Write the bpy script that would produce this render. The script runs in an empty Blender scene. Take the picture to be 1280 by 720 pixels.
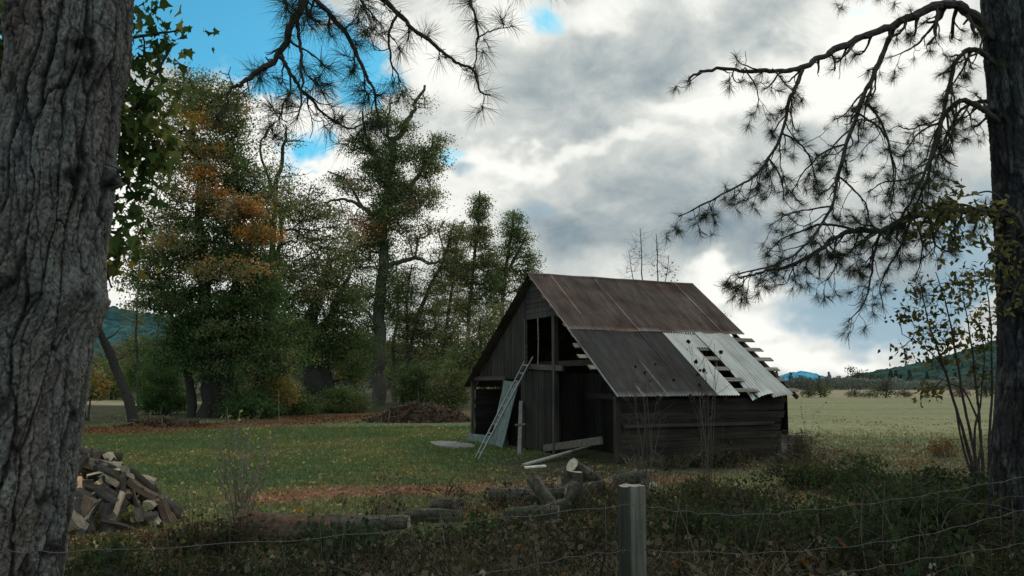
import bpy, math, random
import numpy as np
from mathutils import Vector, Matrix

random.seed(7)
R = np.random.default_rng(11)
SC = bpy.context.scene
COL = SC.collection
PI = math.pi

# ------------------------------------------------------------------ camera geometry
F = 1080.0            # focal length in pixels of a 1280 wide frame
CH = 2.2              # eye height over the field (the road runs on a low bank)
PITCH = math.atan((481.1 - 360) / F)
CP, SP = math.cos(PITCH), math.sin(PITCH)


def ray(px, py):
    x = (px - 640) / F
    u = (360 - py) / F
    return np.array([x, CP - u * SP, SP + u * CP])


def at(px, py, Y):
    """the world point seen at px,py whose world y is Y"""
    d = ray(px, py)
    return np.array([0, 0, CH]) + d * (Y / d[1])


# ------------------------------------------------------------------ numpy noise
def _h(ix, iy, iz, s=0):
    n = (ix.astype(np.int64) * 374761393 + iy.astype(np.int64) * 668265263 + iz.astype(np.int64) * 2147483647 + s * 974711) & 0xFFFFFFFF
    n = ((n ^ (n >> 13)) * 1274126177) & 0xFFFFFFFF
    n = ((n ^ (n >> 16)) * 2246822519) & 0xFFFFFFFF
    return ((n ^ (n >> 15)) & 0xFFFFFF) / float(0xFFFFFF)


def vnoise(x, y, z=0.0, s=0):
    x, y, z = np.broadcast_arrays(np.asarray(x, float), np.asarray(y, float), np.asarray(z, float))
    ix, iy, iz = np.floor(x), np.floor(y), np.floor(z)
    fx, fy, fz = x - ix, y - iy, z - iz
    fx, fy, fz = [f * f * (3 - 2 * f) for f in (fx, fy, fz)]
    r = 0
    for a in (0, 1):
        for b in (0, 1):
            for c in (0, 1):
                w = (fx if a else 1 - fx) * (fy if b else 1 - fy) * (fz if c else 1 - fz)
                r = r + w * _h(ix + a, iy + b, iz + c, s)
    return r


def fbm(x, y, z=0.0, o=4, s=0):
    r, a, t = 0, 1.0, 0
    for k in range(o):
        r = r + a * vnoise(np.asarray(x) * 2 ** k, np.asarray(y) * 2 ** k, np.asarray(z) * 2 ** k, s + k)
        t += a
        a *= .5
    return r / t


def voro(x, y, period, s=0, want_dir=False):
    """F1, F2 and the cell's random value; x wraps at the integer period"""
    ix, iy = np.floor(x), np.floor(y)
    f1 = np.full(x.shape, 9.0)
    f2 = np.full(x.shape, 9.0)
    cid = np.zeros(x.shape)
    ax, ay, bx, by = [np.zeros(x.shape) for _ in range(4)]
    for a in (-1, 0, 1):
        for b in (-1, 0, 1):
            cx, cy = ix + a, iy + b
            wx = np.mod(cx, period)
            px = cx + .1 + .8 * _h(wx, cy, cy * 0, s)
            py = cy + .1 + .8 * _h(wx, cy, cy * 0 + 1, s)
            d = np.hypot(px - x, py - y)
            r = _h(wx, cy, cy * 0 + 2, s)
            n = d < f1
            m = (d < f2) & ~n
            bx, by = np.where(n, ax, np.where(m, px, bx)), np.where(n, ay, np.where(m, py, by))
            ax, ay = np.where(n, px, ax), np.where(n, py, ay)
            f2 = np.where(n, f1, np.minimum(f2, d))
            cid = np.where(n, r, cid)
            f1 = np.where(n, d, f1)
    if want_dir:
        return f1, f2, cid, np.abs(ax - bx) / (np.abs(ax - bx) + np.abs(ay - by) + 1e-6)
    return f1, f2, cid


def sst(a, b, x):
    t = np.clip((np.asarray(x, float) - a) / (b - a), 0, 1)
    return t * t * (3 - 2 * t)


# ------------------------------------------------------------------ terrain
FP = np.array([0.55, 3.75])                      # fence post foot
FD = np.array([.923, .385])                      # along the fence
FN = np.array([-.385, .923])                     # away from the road


def fdist(x, y):
    return (x - FP[0]) * FN[0] + (y - FP[1]) * FN[1]


def gz(x, y):
    x = np.asarray(x, float)
    y = np.asarray(y, float)
    d = fdist(x, y)
    z = .52 * (1 - sst(1.5, 8.5, d))
    near = 1 - sst(30, 60, y)
    z = z + (fbm(x * .9, y * .9, 0, 3, 5) - .5) * .10 * near + (fbm(x * .15, y * .15, 0, 2, 9) - .5) * .12 * near
    z = z + .9 * sst(45, 100, y) * (1 - sst(-6, 6, x)) * (fbm(x * .06, y * .06, 0, 3, 3))
    return z


def gp(px, py):
    d = ray(px, py)
    o = np.array([0, 0, CH])
    t = 2.0
    for _ in range(4000):
        p = o + d * t
        if p[2] < float(gz(p[0], p[1])):
            break
        t *= 1.004
    return o + d * t


def onground(px, Y):
    """ground point at world depth Y under image column px (column taken at the horizon)"""
    x = (px - 640) / F * Y * 1.0
    return np.array([x, Y, float(gz(x, Y))])


# ------------------------------------------------------------------ mesh building
class MB:
    def __init__(self):
        self.v, self.c, self.f3, self.f4, self.m3, self.m4, self.fn = [], [], [], [], [], [], []
        self.n = 0

    def add(self, v, f, col=(1, 1, 1), mat=0):
        v = np.asarray(v, float).reshape(-1, 3)
        f = np.asarray(f, int)
        c = np.asarray(col, float)
        if c.ndim == 1:
            c = np.tile(c, (len(v), 1))
        self.v.append(v)
        self.c.append(c)
        if f.shape[1] == 3:
            self.f3.append(f + self.n)
            self.m3.append(np.full(len(f), mat))
        else:
            self.f4.append(f + self.n)
            self.m4.append(np.full(len(f), mat))
        self.n += len(v)

    def mesh(self, name, mats, smooth=False):
        me = bpy.data.meshes.new(name)
        v = np.concatenate(self.v)
        c = np.concatenate(self.c)
        f3 = np.concatenate(self.f3) if self.f3 else np.zeros((0, 3), int)
        f4 = np.concatenate(self.f4) if self.f4 else np.zeros((0, 4), int)
        me.vertices.add(len(v))
        me.vertices.foreach_set('co', v.astype(np.float32).ravel())
        nl = f3.size + f4.size
        me.loops.add(nl)
        me.loops.foreach_set('vertex_index', np.concatenate([f3.ravel(), f4.ravel()]).astype(np.int32))
        me.polygons.add(len(f3) + len(f4))
        st = np.concatenate([np.arange(len(f3)) * 3, len(f3) * 3 + np.arange(len(f4)) * 4]).astype(np.int32)
        me.polygons.foreach_set('loop_start', st)
        mi = np.concatenate([*(self.m3 or [np.zeros(0)]), *(self.m4 or [np.zeros(0)])]).astype(np.int32)
        for m in (mats if isinstance(mats, (list, tuple)) else [mats]):
            me.materials.append(m)
        me.polygons.foreach_set('material_index', mi)
        me.polygons.foreach_set('use_smooth', np.full(len(mi), smooth))
        a = me.color_attributes.new('Col', 'FLOAT_COLOR', 'POINT')
        a.data.foreach_set('color', np.hstack([c, np.ones((len(c), 1))]).astype(np.float32).ravel())
        me.update(calc_edges=True)
        me.validate()
        return me

    def build(self, name, mats, parent=None, smooth=False):
        o = bpy.data.objects.new(name, self.mesh(name, mats, smooth))
        COL.objects.link(o)
        if parent is not None:
            o.parent = parent
        return o


def tag(o, label=None, cat=None, group=None, kind=None):
    if label:
        o['label'] = label
    if cat:
        o['category'] = cat
    if group:
        o['group'] = group
    if kind:
        o['kind'] = kind
    return o


def thing(name, label, cat, loc=(0, 0, 0), rz=0, group=None):
    o = bpy.data.objects.new(name, None)
    o.empty_display_size = .2
    COL.objects.link(o)
    o.location = [float(a) for a in loc]
    o.rotation_euler = (0, 0, rz)
    return tag(o, label, cat, group)


def tube(mb, pts, rad, n=5, col=(1, 1, 1), mat=0, cap=False, jit=0):
    P = np.asarray(pts, float)
    k = len(P)
    r = np.broadcast_to(np.asarray(rad, float), (k,))
    T = np.gradient(P, axis=0)
    T /= np.linalg.norm(T, axis=1)[:, None] + 1e-9
    ref = np.array([0, 0, 1.0]) if abs(T.mean(0)[2]) < .8 * np.linalg.norm(T.mean(0)) + 1e-9 else np.array([1.0, 0, 0])
    A = np.cross(T, ref)
    A /= np.linalg.norm(A, axis=1)[:, None] + 1e-9
    B = np.cross(T, A)
    th = np.arange(n) * 2 * PI / n
    rr = r[:, None, None]
    if jit:
        rr = rr * (1 + jit * (R.random((k, n, 1)) - .5))
    V = P[:, None] + rr * (np.cos(th)[None, :, None] * A[:, None] + np.sin(th)[None, :, None] * B[:, None])
    i = np.arange(k - 1)[:, None] * n
    j = np.arange(n)[None]
    j2 = (j + 1) % n
    f = np.stack([i + j, i + j2, i + n + j2, i + n + j], -1).reshape(-1, 4)
    mb.add(V, f, col, mat)
    if cap:
        for e in (0, k - 1):
            c = np.vstack([V[e], P[e][None]])
            q = np.arange(n)
            mb.add(c, np.stack([q, (q + 1) % n, np.full(n, n)], 1), col, mat)


def spline(pts, m=8):
    """Catmull-Rom through the points"""
    P = np.asarray(pts, float)
    P = np.vstack([2 * P[0] - P[1], P, 2 * P[-1] - P[-2]])
    out = []
    for i in range(1, len(P) - 2):
        t = np.linspace(0, 1, m, endpoint=False)[:, None]
        a, b, c, d = P[i - 1], P[i], P[i + 1], P[i + 2]
        out.append(.5 * (2 * b + (c - a) * t + (2 * a - 5 * b + 4 * c - d) * t ** 2 + (3 * b - a - 3 * c + d) * t ** 3))
    out.append(P[-2][None])
    return np.vstack(out)


def unit(v):
    return v / (np.linalg.norm(v, axis=-1, keepdims=True) + 1e-9)


def leaves(mb, P, size, col, D=None, w=.42, mat=0, droop=.3):
    """diamond leaves with a fold: P (N,3), size (N,), col (N,3)"""
    n = len(P)
    if n == 0:
        return
    if D is None:
        D = R.normal(size=(n, 3))
        D[:, 2] -= droop
    D = unit(D)
    S = unit(np.cross(D, R.normal(size=(n, 3))))
    Nn = np.cross(D, S)
    s = np.broadcast_to(np.asarray(size, float), (n,))[:, None]
    a = P
    b = P + D * s * .45 + S * s * w + Nn * s * .1
    c = P + D * s
    d = P + D * s * .45 - S * s * w + Nn * s * .1
    V = np.stack([a, b, c, d], 1).reshape(-1, 3)
    f = np.arange(n * 4).reshape(-1, 4)
    mb.add(V, f, np.repeat(col, 4, 0), mat)


LOBES = np.array([(0, 0), (.18, .02), (.45, -.05), (.38, .2), (.55, .42), (.3, .42), (.22, .55), (.14, .62), (0, 1.0),
                  (-.14, .62), (-.22, .55), (-.3, .42), (-.55, .42), (-.38, .2), (-.45, -.05), (-.18, .02)])


def maple_leaves(mb, P, size, col, mat=0):
    n = len(P)
    D = R.normal(size=(n, 3)) * .7
    D[:, 2] -= .8
    D = unit(D)
    S = unit(np.cross(D, R.normal(size=(n, 3))))
    Nn = np.cross(D, S)
    m = len(LOBES)
    s = size[:, None, None]
    L = LOBES
    V = P[:, None] + s * (S[:, None] * L[None, :, :1] + D[:, None] * L[None, :, 1:] + Nn[:, None] * (.25 * np.abs(L[None, :, :1])))
    ctr = P[:, None] + s * D[:, None] * .35
    V = np.concatenate([V, ctr], 1)
    q = np.arange(m)
    f = np.stack([q, (q + 1) % m, np.full(m, m)], 1)
    Fa = (np.arange(n)[:, None, None] * (m + 1) + f[None]).reshape(-1, 3)
    mb.add(V, Fa, np.repeat(col, m + 1, 0), mat)


def tufts(mb, P, A, length, n, col, width=.0030, spread=.95):
    """needle tufts: P (N,3) tip positions, A (N,3) axes"""
    N = len(P)
    if N == 0:
        return
    A = unit(np.asarray(A, float))
    d = unit(R.normal(size=(N, n, 3)))
    d = unit(A[:, None] * 1.0 * (.35 + R.random((N, n, 1))) + d * spread)
    L = np.broadcast_to(np.asarray(length, float), (N,))[:, None, None] * (.65 + .45 * R.random((N, n, 1)))
    base = P[:, None] - A[:, None] * (.05 * R.random((N, n, 1)))
    tip = base + d * L
    tip[..., 2] -= .18 * L[..., 0] * R.random((N, n))
    mid = base + d * L * .55
    s = unit(np.cross(d, R.normal(size=(N, n, 3)))) * width / 2
    V = np.stack([base - s, base + s, mid + s, tip, mid - s], 2).reshape(-1, 3)
    k = np.arange(N * n)[:, None] * 5
    C = np.repeat(np.clip(col * (.7 + .6 * R.random((N * n, 1))), 0, 1), 5, 0)
    mb.add(V, (k + np.array([0, 1, 2, 4])[None]), C)
    mb.f3.append((k + np.array([4, 2, 3])[None]) + (mb.n - len(V)))
    mb.m3.append(np.zeros(len(k)))


def box(mb, c, s, rot=None, col=(1, 1, 1), mat=0, warp=0):
    q = np.array([(x, y, z) for x in (-.5, .5) for y in (-.5, .5) for z in (-.5, .5)]) * np.asarray(s, float)
    if warp:
        q = q + R.normal(size=q.shape) * warp
    if rot is not None:
        q = q @ np.asarray(rot).T
    f = [(0, 1, 3, 2), (4, 6, 7, 5), (0, 4, 5, 1), (2, 3, 7, 6), (0, 2, 6, 4), (1, 5, 7, 3)]
    mb.add(q + np.asarray(c, float), f, col, mat)


def beam(mb, a, b, w, h, col=(1, 1, 1), mat=0, up=(0, 0, 1)):
    """a squared timber from a to b"""
    a, b = np.asarray(a, float), np.asarray(b, float)
    t = b - a
    L = np.linalg.norm(t)
    t = t / L
    s = np.cross(t, np.asarray(up, float))
    if np.linalg.norm(s) < 1e-3:
        s = np.cross(t, np.array([1.0, 0, 0]))
    s = unit(s)
    u = np.cross(s, t)
    box(mb, (a + b) / 2, (L, w, h), np.stack([t, s, u], 1), col, mat)


# ------------------------------------------------------------------ materials
def newmat(name):
    m = bpy.data.materials.new(name)
    m.use_nodes = True
    nt = m.node_tree
    nt.nodes.clear()
    return m, nt, nt.nodes, nt.links


def node(nt, t, **k):
    n = nt.nodes.new(t)
    for a, b in k.items():
        setattr(n, a, b)
    return n


def surface(name, scale=(6, 6, 6), amt=.6, rough=.9, bump=.3, bscale=None, spec=.2, metal=0, dist=.02, detail=6, tint=None, tscale=.7):
    """vertex colour Col broken up by two noises, with bump"""
    m, nt, N, L = newmat(name)
    out = node(nt, 'ShaderNodeOutputMaterial')
    p = node(nt, 'ShaderNodeBsdfPrincipled')
    p.inputs['Roughness'].default_value = rough
    p.inputs['Specular IOR Level'].default_value = spec
    p.inputs['Metallic'].default_value = metal
    at_ = node(nt, 'ShaderNodeAttribute', attribute_name='Col')
    tc = node(nt, 'ShaderNodeTexCoord')
    mp = node(nt, 'ShaderNodeMapping')
    mp.inputs['Scale'].default_value = scale
    L.new(tc.outputs['Object'], mp.inputs['Vector'])
    nz = node(nt, 'ShaderNodeTexNoise')
    nz.inputs['Scale'].default_value = 1
    nz.inputs['Detail'].default_value = detail
    nz.inputs['Roughness'].default_value = .65
    L.new(mp.outputs[0], nz.inputs['Vector'])
    mr = node(nt, 'ShaderNodeMapRange')
    mr.inputs['From Min'].default_value = .25
    mr.inputs['From Max'].default_value = .75
    mr.inputs['To Min'].default_value = 1 - amt
    mr.inputs['To Max'].default_value = 1 + amt
    L.new(nz.outputs[0], mr.inputs['Value'])
    mx = node(nt, 'ShaderNodeMix', data_type='RGBA', blend_type='MULTIPLY')
    mx.inputs['Factor'].default_value = 1
    L.new(at_.outputs['Color'], mx.inputs['A'])
    L.new(mr.outputs[0], mx.inputs['B'])
    last = mx.outputs['Result']
    if tint is not None:
        n2 = node(nt, 'ShaderNodeTexNoise')
        n2.inputs['Scale'].default_value = tscale
        n2.inputs['Detail'].default_value = 5
        L.new(tc.outputs['Object'], n2.inputs['Vector'])
        r2 = node(nt, 'ShaderNodeMapRange')
        r2.inputs['From Min'].default_value = .45
        r2.inputs['From Max'].default_value = .68
        L.new(n2.outputs[0], r2.inputs['Value'])
        m2 = node(nt, 'ShaderNodeMix', data_type='RGBA', blend_type='MULTIPLY')
        L.new(r2.outputs[0], m2.inputs['Factor'])
        L.new(last, m2.inputs['A'])
        m2.inputs['B'].default_value = (*tint, 1)
        last = m2.outputs['Result']
    L.new(last, p.inputs['Base Color'])
    if bump:
        b = node(nt, 'ShaderNodeBump')
        b.inputs['Strength'].default_value = bump
        b.inputs['Distance'].default_value = dist
        if bscale is not None:
            mp2 = node(nt, 'ShaderNodeMapping')
            mp2.inputs['Scale'].default_value = bscale
            L.new(tc.outputs['Object'], mp2.inputs['Vector'])
            nb = node(nt, 'ShaderNodeTexNoise')
            nb.inputs['Scale'].default_value = 1
            nb.inputs['Detail'].default_value = 8
            L.new(mp2.outputs[0], nb.inputs['Vector'])
            L.new(nb.outputs[0], b.inputs['Height'])
        else:
            L.new(nz.outputs[0], b.inputs['Height'])
        L.new(b.outputs[0], p.inputs['Normal'])
    L.new(p.outputs[0], out.inputs[0])
    return m


def leafmat(name, trans=.45):
    m, nt, N, L = newmat(name)
    out = node(nt, 'ShaderNodeOutputMaterial')
    a = node(nt, 'ShaderNodeAttribute', attribute_name='Col')
    d = node(nt, 'ShaderNodeBsdfDiffuse')
    t = node(nt, 'ShaderNodeBsdfTranslucent')
    x = node(nt, 'ShaderNodeMixShader')
    x.inputs[0].default_value = trans
    hs = node(nt, 'ShaderNodeHueSaturation')
    hs.inputs['Saturation'].default_value = 1.15
    hs.inputs['Value'].default_value = 1.25
    L.new(a.outputs['Color'], d.inputs[0])
    L.new(a.outputs['Color'], hs.inputs['Color'])
    L.new(hs.outputs[0], t.inputs[0])
    L.new(d.outputs[0], x.inputs[1])
    L.new(t.outputs[0], x.inputs[2])
    L.new(x.outputs[0], out.inputs[0])
    return m


M_LEAF = leafmat('leaf', .50)
M_NEEDLE = leafmat('needle', .2)
M_GRASS = leafmat('grass_blade', .3)
M_BARK = surface('bark', (14, 14, 9), .75, .95, .8, bscale=(38, 38, 30), dist=.03)
M_PINEBARK = surface('pine_bark', (60, 60, 26), .5, .92, 1.0, bscale=(130, 130, 60), dist=.008, tint=(.82, .72, .68), tscale=3.0)
M_TWIG = surface('twig', (30, 30, 30), .4, .9, 0)
M_GROUND = surface('ground', (1.6, 1.6, 1.6), .55, .97, .8, bscale=(26, 26, 26), dist=.03, detail=10, spec=.05)
M_BOARDV = surface('weathered_board_upright', (16, 16, .9), .75, .85, .5, bscale=(45, 45, 1.8), dist=.008, tint=(.55, .62, .66), tscale=.8)
M_BOARDH = surface('weathered_board_level', (.8, 14, 14), .75, .85, .5, bscale=(1.8, 45, 45), dist=.008, tint=(.55, .55, .55), tscale=.8)
M_TIMBER = surface('timber', (7, 7, 7), .5, .85, .4, bscale=(30, 30, 30), dist=.006)
M_POST = surface('fence_post_wood', (60, 60, 3.0), .55, .85, .8, bscale=(120, 120, 5), dist=.005, tint=(.72, .74, .66), tscale=4)
M_RUST = surface('rusted_iron', (5, 1.1, 1.1), .55, .78, .05, bscale=(40, 40, 40), dist=.003, spec=.2, metal=0, tint=(.62, .5, .45), tscale=.9)
M_GALV = surface('galvanised_iron', (6, 1.0, 1.0), .22, .42, .1, bscale=(40, 40, 40), dist=.003, spec=.5, metal=.35, tint=(.82, .8, .78), tscale=1.2)
M_WIRE = surface('wire', (30, 30, 30), .4, .6, 0, metal=.2, spec=.4)
M_METAL = surface('ladder_metal', (9, 9, 9), .3, .5, .1, metal=.2, spec=.5)
M_CONC = surface('concrete', (6, 6, 6), .4, .95, .5)
M_HILL = surface('forested_hill', (.045, .045, .06), .75, 1, 0, detail=8, spec=0)
M_WOODCUT = surface('split_wood', (7, 55, 55), .65, .85, .6, bscale=(12, 110, 110), dist=.006)

# ------------------------------------------------------------------ camera
cam = bpy.data.objects.new('camera', bpy.data.cameras.new('camera'))
COL.objects.link(cam)
cam.location = (0, 0, CH)
cam.rotation_euler = (PI / 2 + PITCH, 0, 0)
cam.data.sensor_width = 36
cam.data.lens = F / 1280 * 36
cam.data.clip_end = 20000
cam.data.clip_start = .05
SC.camera = cam
SC.view_settings.view_transform = 'Standard'
SC.view_settings.look = 'None'
SC.view_settings.exposure = 0
SC.cycles.max_bounces = 6
SC.cycles.diffuse_bounces = 3
SC.cycles.transmission_bounces = 3
SC.cycles.glossy_bounces = 2
SC.cycles.use_fast_gi = False

# ------------------------------------------------------------------ sky
SUN_AZ, SUN_EL = math.radians(20), math.radians(27)     # behind the clouds, ahead and to the right


def build_world():
    w = bpy.data.worlds.new("World")
    SC.world = w
    w.use_nodes = True
    nt = w.node_tree
    nt.nodes.clear()
    L = nt.links

    def M(op, a, b=None, c=None, clamp=False):
        n = node(nt, 'ShaderNodeMath', operation=op, use_clamp=clamp)
        for i, v in enumerate((a, b, c)):
            if v is None:
                continue
            if hasattr(v, 'is_output'):
                L.new(v, n.inputs[i])
            else:
                n.inputs[i].default_value = v
        return n.outputs[0]

    def SS(v, a, b, lo=0., hi=1.):
        n = node(nt, 'ShaderNodeMapRange', interpolation_type='SMOOTHSTEP')
        L.new(v, n.inputs['Value'])
        for k, x in zip(('From Min', 'From Max', 'To Min', 'To Max'), (a, b, lo, hi)):
            n.inputs[k].default_value = x
        return n.outputs[0]

    tc = node(nt, 'ShaderNodeTexCoord')
    sep = node(nt, 'ShaderNodeSeparateXYZ')
    L.new(tc.outputs['Generated'], sep.inputs[0])
    X, Y, Z = sep.outputs
    az = M('ARCTAN2', X, Y)
    el = M('ARCSINE', Z)
    # cloud layer coordinates: azimuth and a stretched elevation, so that clouds flatten towards the horizon
    cb = node(nt, 'ShaderNodeCombineXYZ')
    L.new(az, cb.inputs[0])
    L.new(el, cb.inputs[1])
    base = cb.outputs[0]

    def noise(scale, detail=8, rough=.55, dist=0., off=(0, 0, 0), vec=base, stretch=(1, 1.35, 1)):
        mp = node(nt, 'ShaderNodeMapping')
        mp.inputs['Location'].default_value = off
        mp.inputs['Scale'].default_value = stretch
        L.new(vec, mp.inputs['Vector'])
        n = node(nt, 'ShaderNodeTexNoise')
        n.inputs['Scale'].default_value = scale
        n.inputs['Detail'].default_value = detail
        n.inputs['Roughness'].default_value = rough
        n.inputs['Distortion'].default_value = dist
        L.new(mp.outputs[0], n.inputs['Vector'])
        return n

    # warp
    wn = noise(7, 4, .55, off=(3.1, 1.7, 0))
    v1 = node(nt, 'ShaderNodeVectorMath', operation='SUBTRACT')
    L.new(wn.outputs['Color'], v1.inputs[0])
    v1.inputs[1].default_value = (.5, .5, .5)
    v2 = node(nt, 'ShaderNodeVectorMath', operation='SCALE')
    L.new(v1.outputs[0], v2.inputs[0])
    v2.inputs['Scale'].default_value = .16
    v3 = node(nt, 'ShaderNodeVectorMath', operation='ADD')
    L.new(base, v3.inputs[0])
    L.new(v2.outputs[0], v3.inputs[1])
    v3m = node(nt, 'ShaderNodeVectorMath', operation='MULTIPLY')
    L.new(v3.outputs[0], v3m.inputs[0])
    v3m.inputs[1].default_value = (1, 1, 0)
    warped = v3m.outputs[0]

    def blob(px, py, rx, ry):
        d = unit(ray(px, py))
        a0, e0 = math.atan2(d[0], d[1]), math.asin(d[2])
        s = node(nt, 'ShaderNodeVectorMath', operation='SUBTRACT')
        L.new(warped, s.inputs[0])
        s.inputs[1].default_value = (a0, e0, 0)
        m = node(nt, 'ShaderNodeVectorMath', operation='MULTIPLY')
        L.new(s.outputs[0], m.inputs[0])
        m.inputs[1].default_value = (F / rx, F / ry, 0)
        ln = node(nt, 'ShaderNodeVectorMath', operation='LENGTH')
        L.new(m.outputs[0], ln.inputs[0])
        return SS(ln.outputs['Value'], 1.25, .1)

    def total(items, start):
        t = start
        for (px, py, rx, ry, wgt) in items:
            t = M('MULTIPLY_ADD', blob(px, py, rx, ry), wgt, t)
        return t

    fine = noise(9, 10, .64, .35, (.4, .2, 0)).outputs[0]
    big = noise(3.2, 5, .5, .2, (5, 2, 0)).outputs[0]
    f0 = M('SUBTRACT', fine, .5)
    b0 = M('SUBTRACT', big, .5)
    # brightness of the cloud
    bright = total(SKY_BRIGHT, .70)
    bright = M('MULTIPLY_ADD', f0, 1.05, bright)
    bright = M('MULTIPLY_ADD', b0, .25, bright)
    # unseen sky behind the camera, brightened as added light on front-facing surfaces
    back = SS(Y, .25, -.5)
    bright = M('MULTIPLY_ADD', back, .12, bright)
    bright = M('MULTIPLY_ADD', SS(Z, .55, .95), .30, bright)  # unseen sky overhead brightened too, as added ambient light
    ramp = node(nt, 'ShaderNodeValToRGB')
    e = ramp.color_ramp.elements
    e[0].position, e[0].color = .0, (.155, .215, .262, 1)
    e[1].position, e[1].color = 1.0, (1.0, 1.0, .95, 1)
    for pos, c in ((.22, (.265, .335, .375)), (.45, (.43, .485, .495)), (.68, (.65, .68, .655)), (.85, (.88, .89, .84))):
        x = e.new(pos)
        x.color = (*c, 1)
    L.new(bright, ramp.inputs[0])
    # openings
    gap = total(SKY_GAPS, 0.)
    gap = M('MULTIPLY_ADD', f0, 2.3, gap)
    gap = M('MULTIPLY_ADD', gap, 1.0, 0.0)
    mask = SS(gap, .34, .92)
    # thin veil, light blue
    veil = total(SKY_VEIL, 0.)
    veil = M('MULTIPLY_ADD', f0, .8, veil)
    vm = SS(veil, .3, .9, 0., .85)
    mixv = node(nt, 'ShaderNodeMix', data_type='RGBA')
    L.new(vm, mixv.inputs['Factor'])
    L.new(ramp.outputs[0], mixv.inputs['A'])
    mixv.inputs['B'].default_value = (.27, .43, .54, 1)
    # unseen sky away from the sun tinted bluer, to cool the shadows
    cool = node(nt, 'ShaderNodeMix', data_type='RGBA', blend_type='MULTIPLY')
    L.new(back, cool.inputs['Factor'])
    L.new(mixv.outputs['Result'], cool.inputs['A'])
    cool.inputs['B'].default_value = (.80, 1.0, 1.10, 1)
    mixv = cool
    sky = node(nt, 'ShaderNodeTexSky', sky_type='NISHITA')
    sky.sun_disc = False
    sky.sun_elevation = SUN_EL
    sky.sun_rotation = SUN_AZ
    sky.ozone_density = 3.0
    sky.dust_density = .4
    tint = node(nt, 'ShaderNodeMix', data_type='RGBA', blend_type='MULTIPLY')
    tint.inputs['Factor'].default_value = 1
    L.new(sky.outputs[0], tint.inputs['A'])
    tint.inputs['B'].default_value = (.44, 1.27, 1.24, 1)
    bg1 = node(nt, 'ShaderNodeBackground')
    L.new(tint.outputs['Result'], bg1.inputs[0])
    bg1.inputs[1].default_value = .10
    bg2 = node(nt, 'ShaderNodeBackground')
    L.new(mixv.outputs['Result'], bg2.inputs[0])
    bg2.inputs[1].default_value = 1.0
    mx = node(nt, 'ShaderNodeMixShader')
    L.new(mask, mx.inputs[0])
    L.new(bg2.outputs[0], mx.inputs[1])
    L.new(bg1.outputs[0], mx.inputs[2])
    out = node(nt, 'ShaderNodeOutputWorld')
    L.new(mx.outputs[0], out.inputs[0])


# (column, row, half width, half height, weight): directions in the sky, given through the view they were read from
SKY_GAPS = [(270, 20, 225, 112, 1.4), (410, 200, 60, 34, .95), (405, 100, 90, 50, .95), (470, 120, 50, 40, .6), (330, 215, 50, 40, .5), (690, 20, 60, 40, .72), (560, 190, 36, 16, .75), (330, 120, 30, 25, .5),
            (60, 20, 110, 90, 1.0), (500, 130, 40, 18, .5)]
SKY_VEIL = [(575, 205, 35, 18, .7), (650, 265, 60, 45, .55), (1095, 385, 130, 62, 1.1), (1010, 335, 90, 26, .6), (1220, 330, 110, 70, .8), (1250, 240, 60, 40, .6), (890, 330, 90, 22, .3), (700, 240, 60, 30, .35)]
SKY_BRIGHT = [(735, 130, 115, 75, -.25), (650, 110, 70, 60, -.15), (840, 60, 140, 55, -.16), (780, 90, 60, 60, -.1), (950, 20, 70, 40, -.12),
              (800, 270, 230, 48, -.30), (700, 290, 120, 60, -.26), (930, 305, 120, 35, -.32), (1010, 180, 80, 50, -.22), (1130, 330, 140, 70, -.26), (1180, 235, 90, 50, -.22), (1255, 60, 50, 60, -.1),
              (1000, 95, 150, 60, .42), (1120, 60, 120, 90, .3), (880, 135, 90, 22, .3), (560, 110, 50, 60, .3), (640, 195, 120, 18, .3), (760, 190, 110, 14, .24),
              (420, 280, 200, 100, .5), (360, 165, 100, 80, .5), (480, 60, 80, 50, .25), (620, 30, 90, 40, .25), (750, 5, 80, 25, .3),
              (915, 368, 80, 26, .42), (965, 412, 90, 22, .30), (900, 345, 50, 14, .3), (1000, 452, 160, 16, .30), (160, 280, 120, 140, .45)]
build_world()

sun = bpy.data.lights.new('sun', 'SUN')
sun.energy = .9
sun.angle = math.radians(14)
sun.color = (1, .95, .86)
so = bpy.data.objects.new('sun', sun)
COL.objects.link(so)
so.location = (5, 10, 20)
sd = Vector((math.sin(SUN_AZ) * math.cos(SUN_EL), math.cos(SUN_AZ) * math.cos(SUN_EL), math.sin(SUN_EL)))
so.rotation_euler = sd.to_track_quat('Z', 'Y').to_euler()


# ------------------------------------------------------------------ ground
def seg_dist(x, y, pts):
    d = np.full(np.shape(x), 1e9)
    for a, b in zip(pts[:-1], pts[1:]):
        ax, ay, bx, by = *a, *b
        t = np.clip(((x - ax) * (bx - ax) + (y - ay) * (by - ay)) / ((bx - ax) ** 2 + (by - ay) ** 2), 0, 1)
        d = np.minimum(d, np.hypot(x - ax - t * (bx - ax), y - ay - t * (by - ay)))
    return d


LITTER = [gp(60, 540)[:2], gp(150, 538)[:2], gp(300, 531)[:2], gp(430, 521)[:2], gp(560, 516)[:2]]
TRACK = [gp(340, 622)[:2], gp(430, 616)[:2], gp(560, 612)[:2], gp(680, 604)[:2], gp(860, 598)[:2]]


CHIP = gp(135, 682)[:2]


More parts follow.
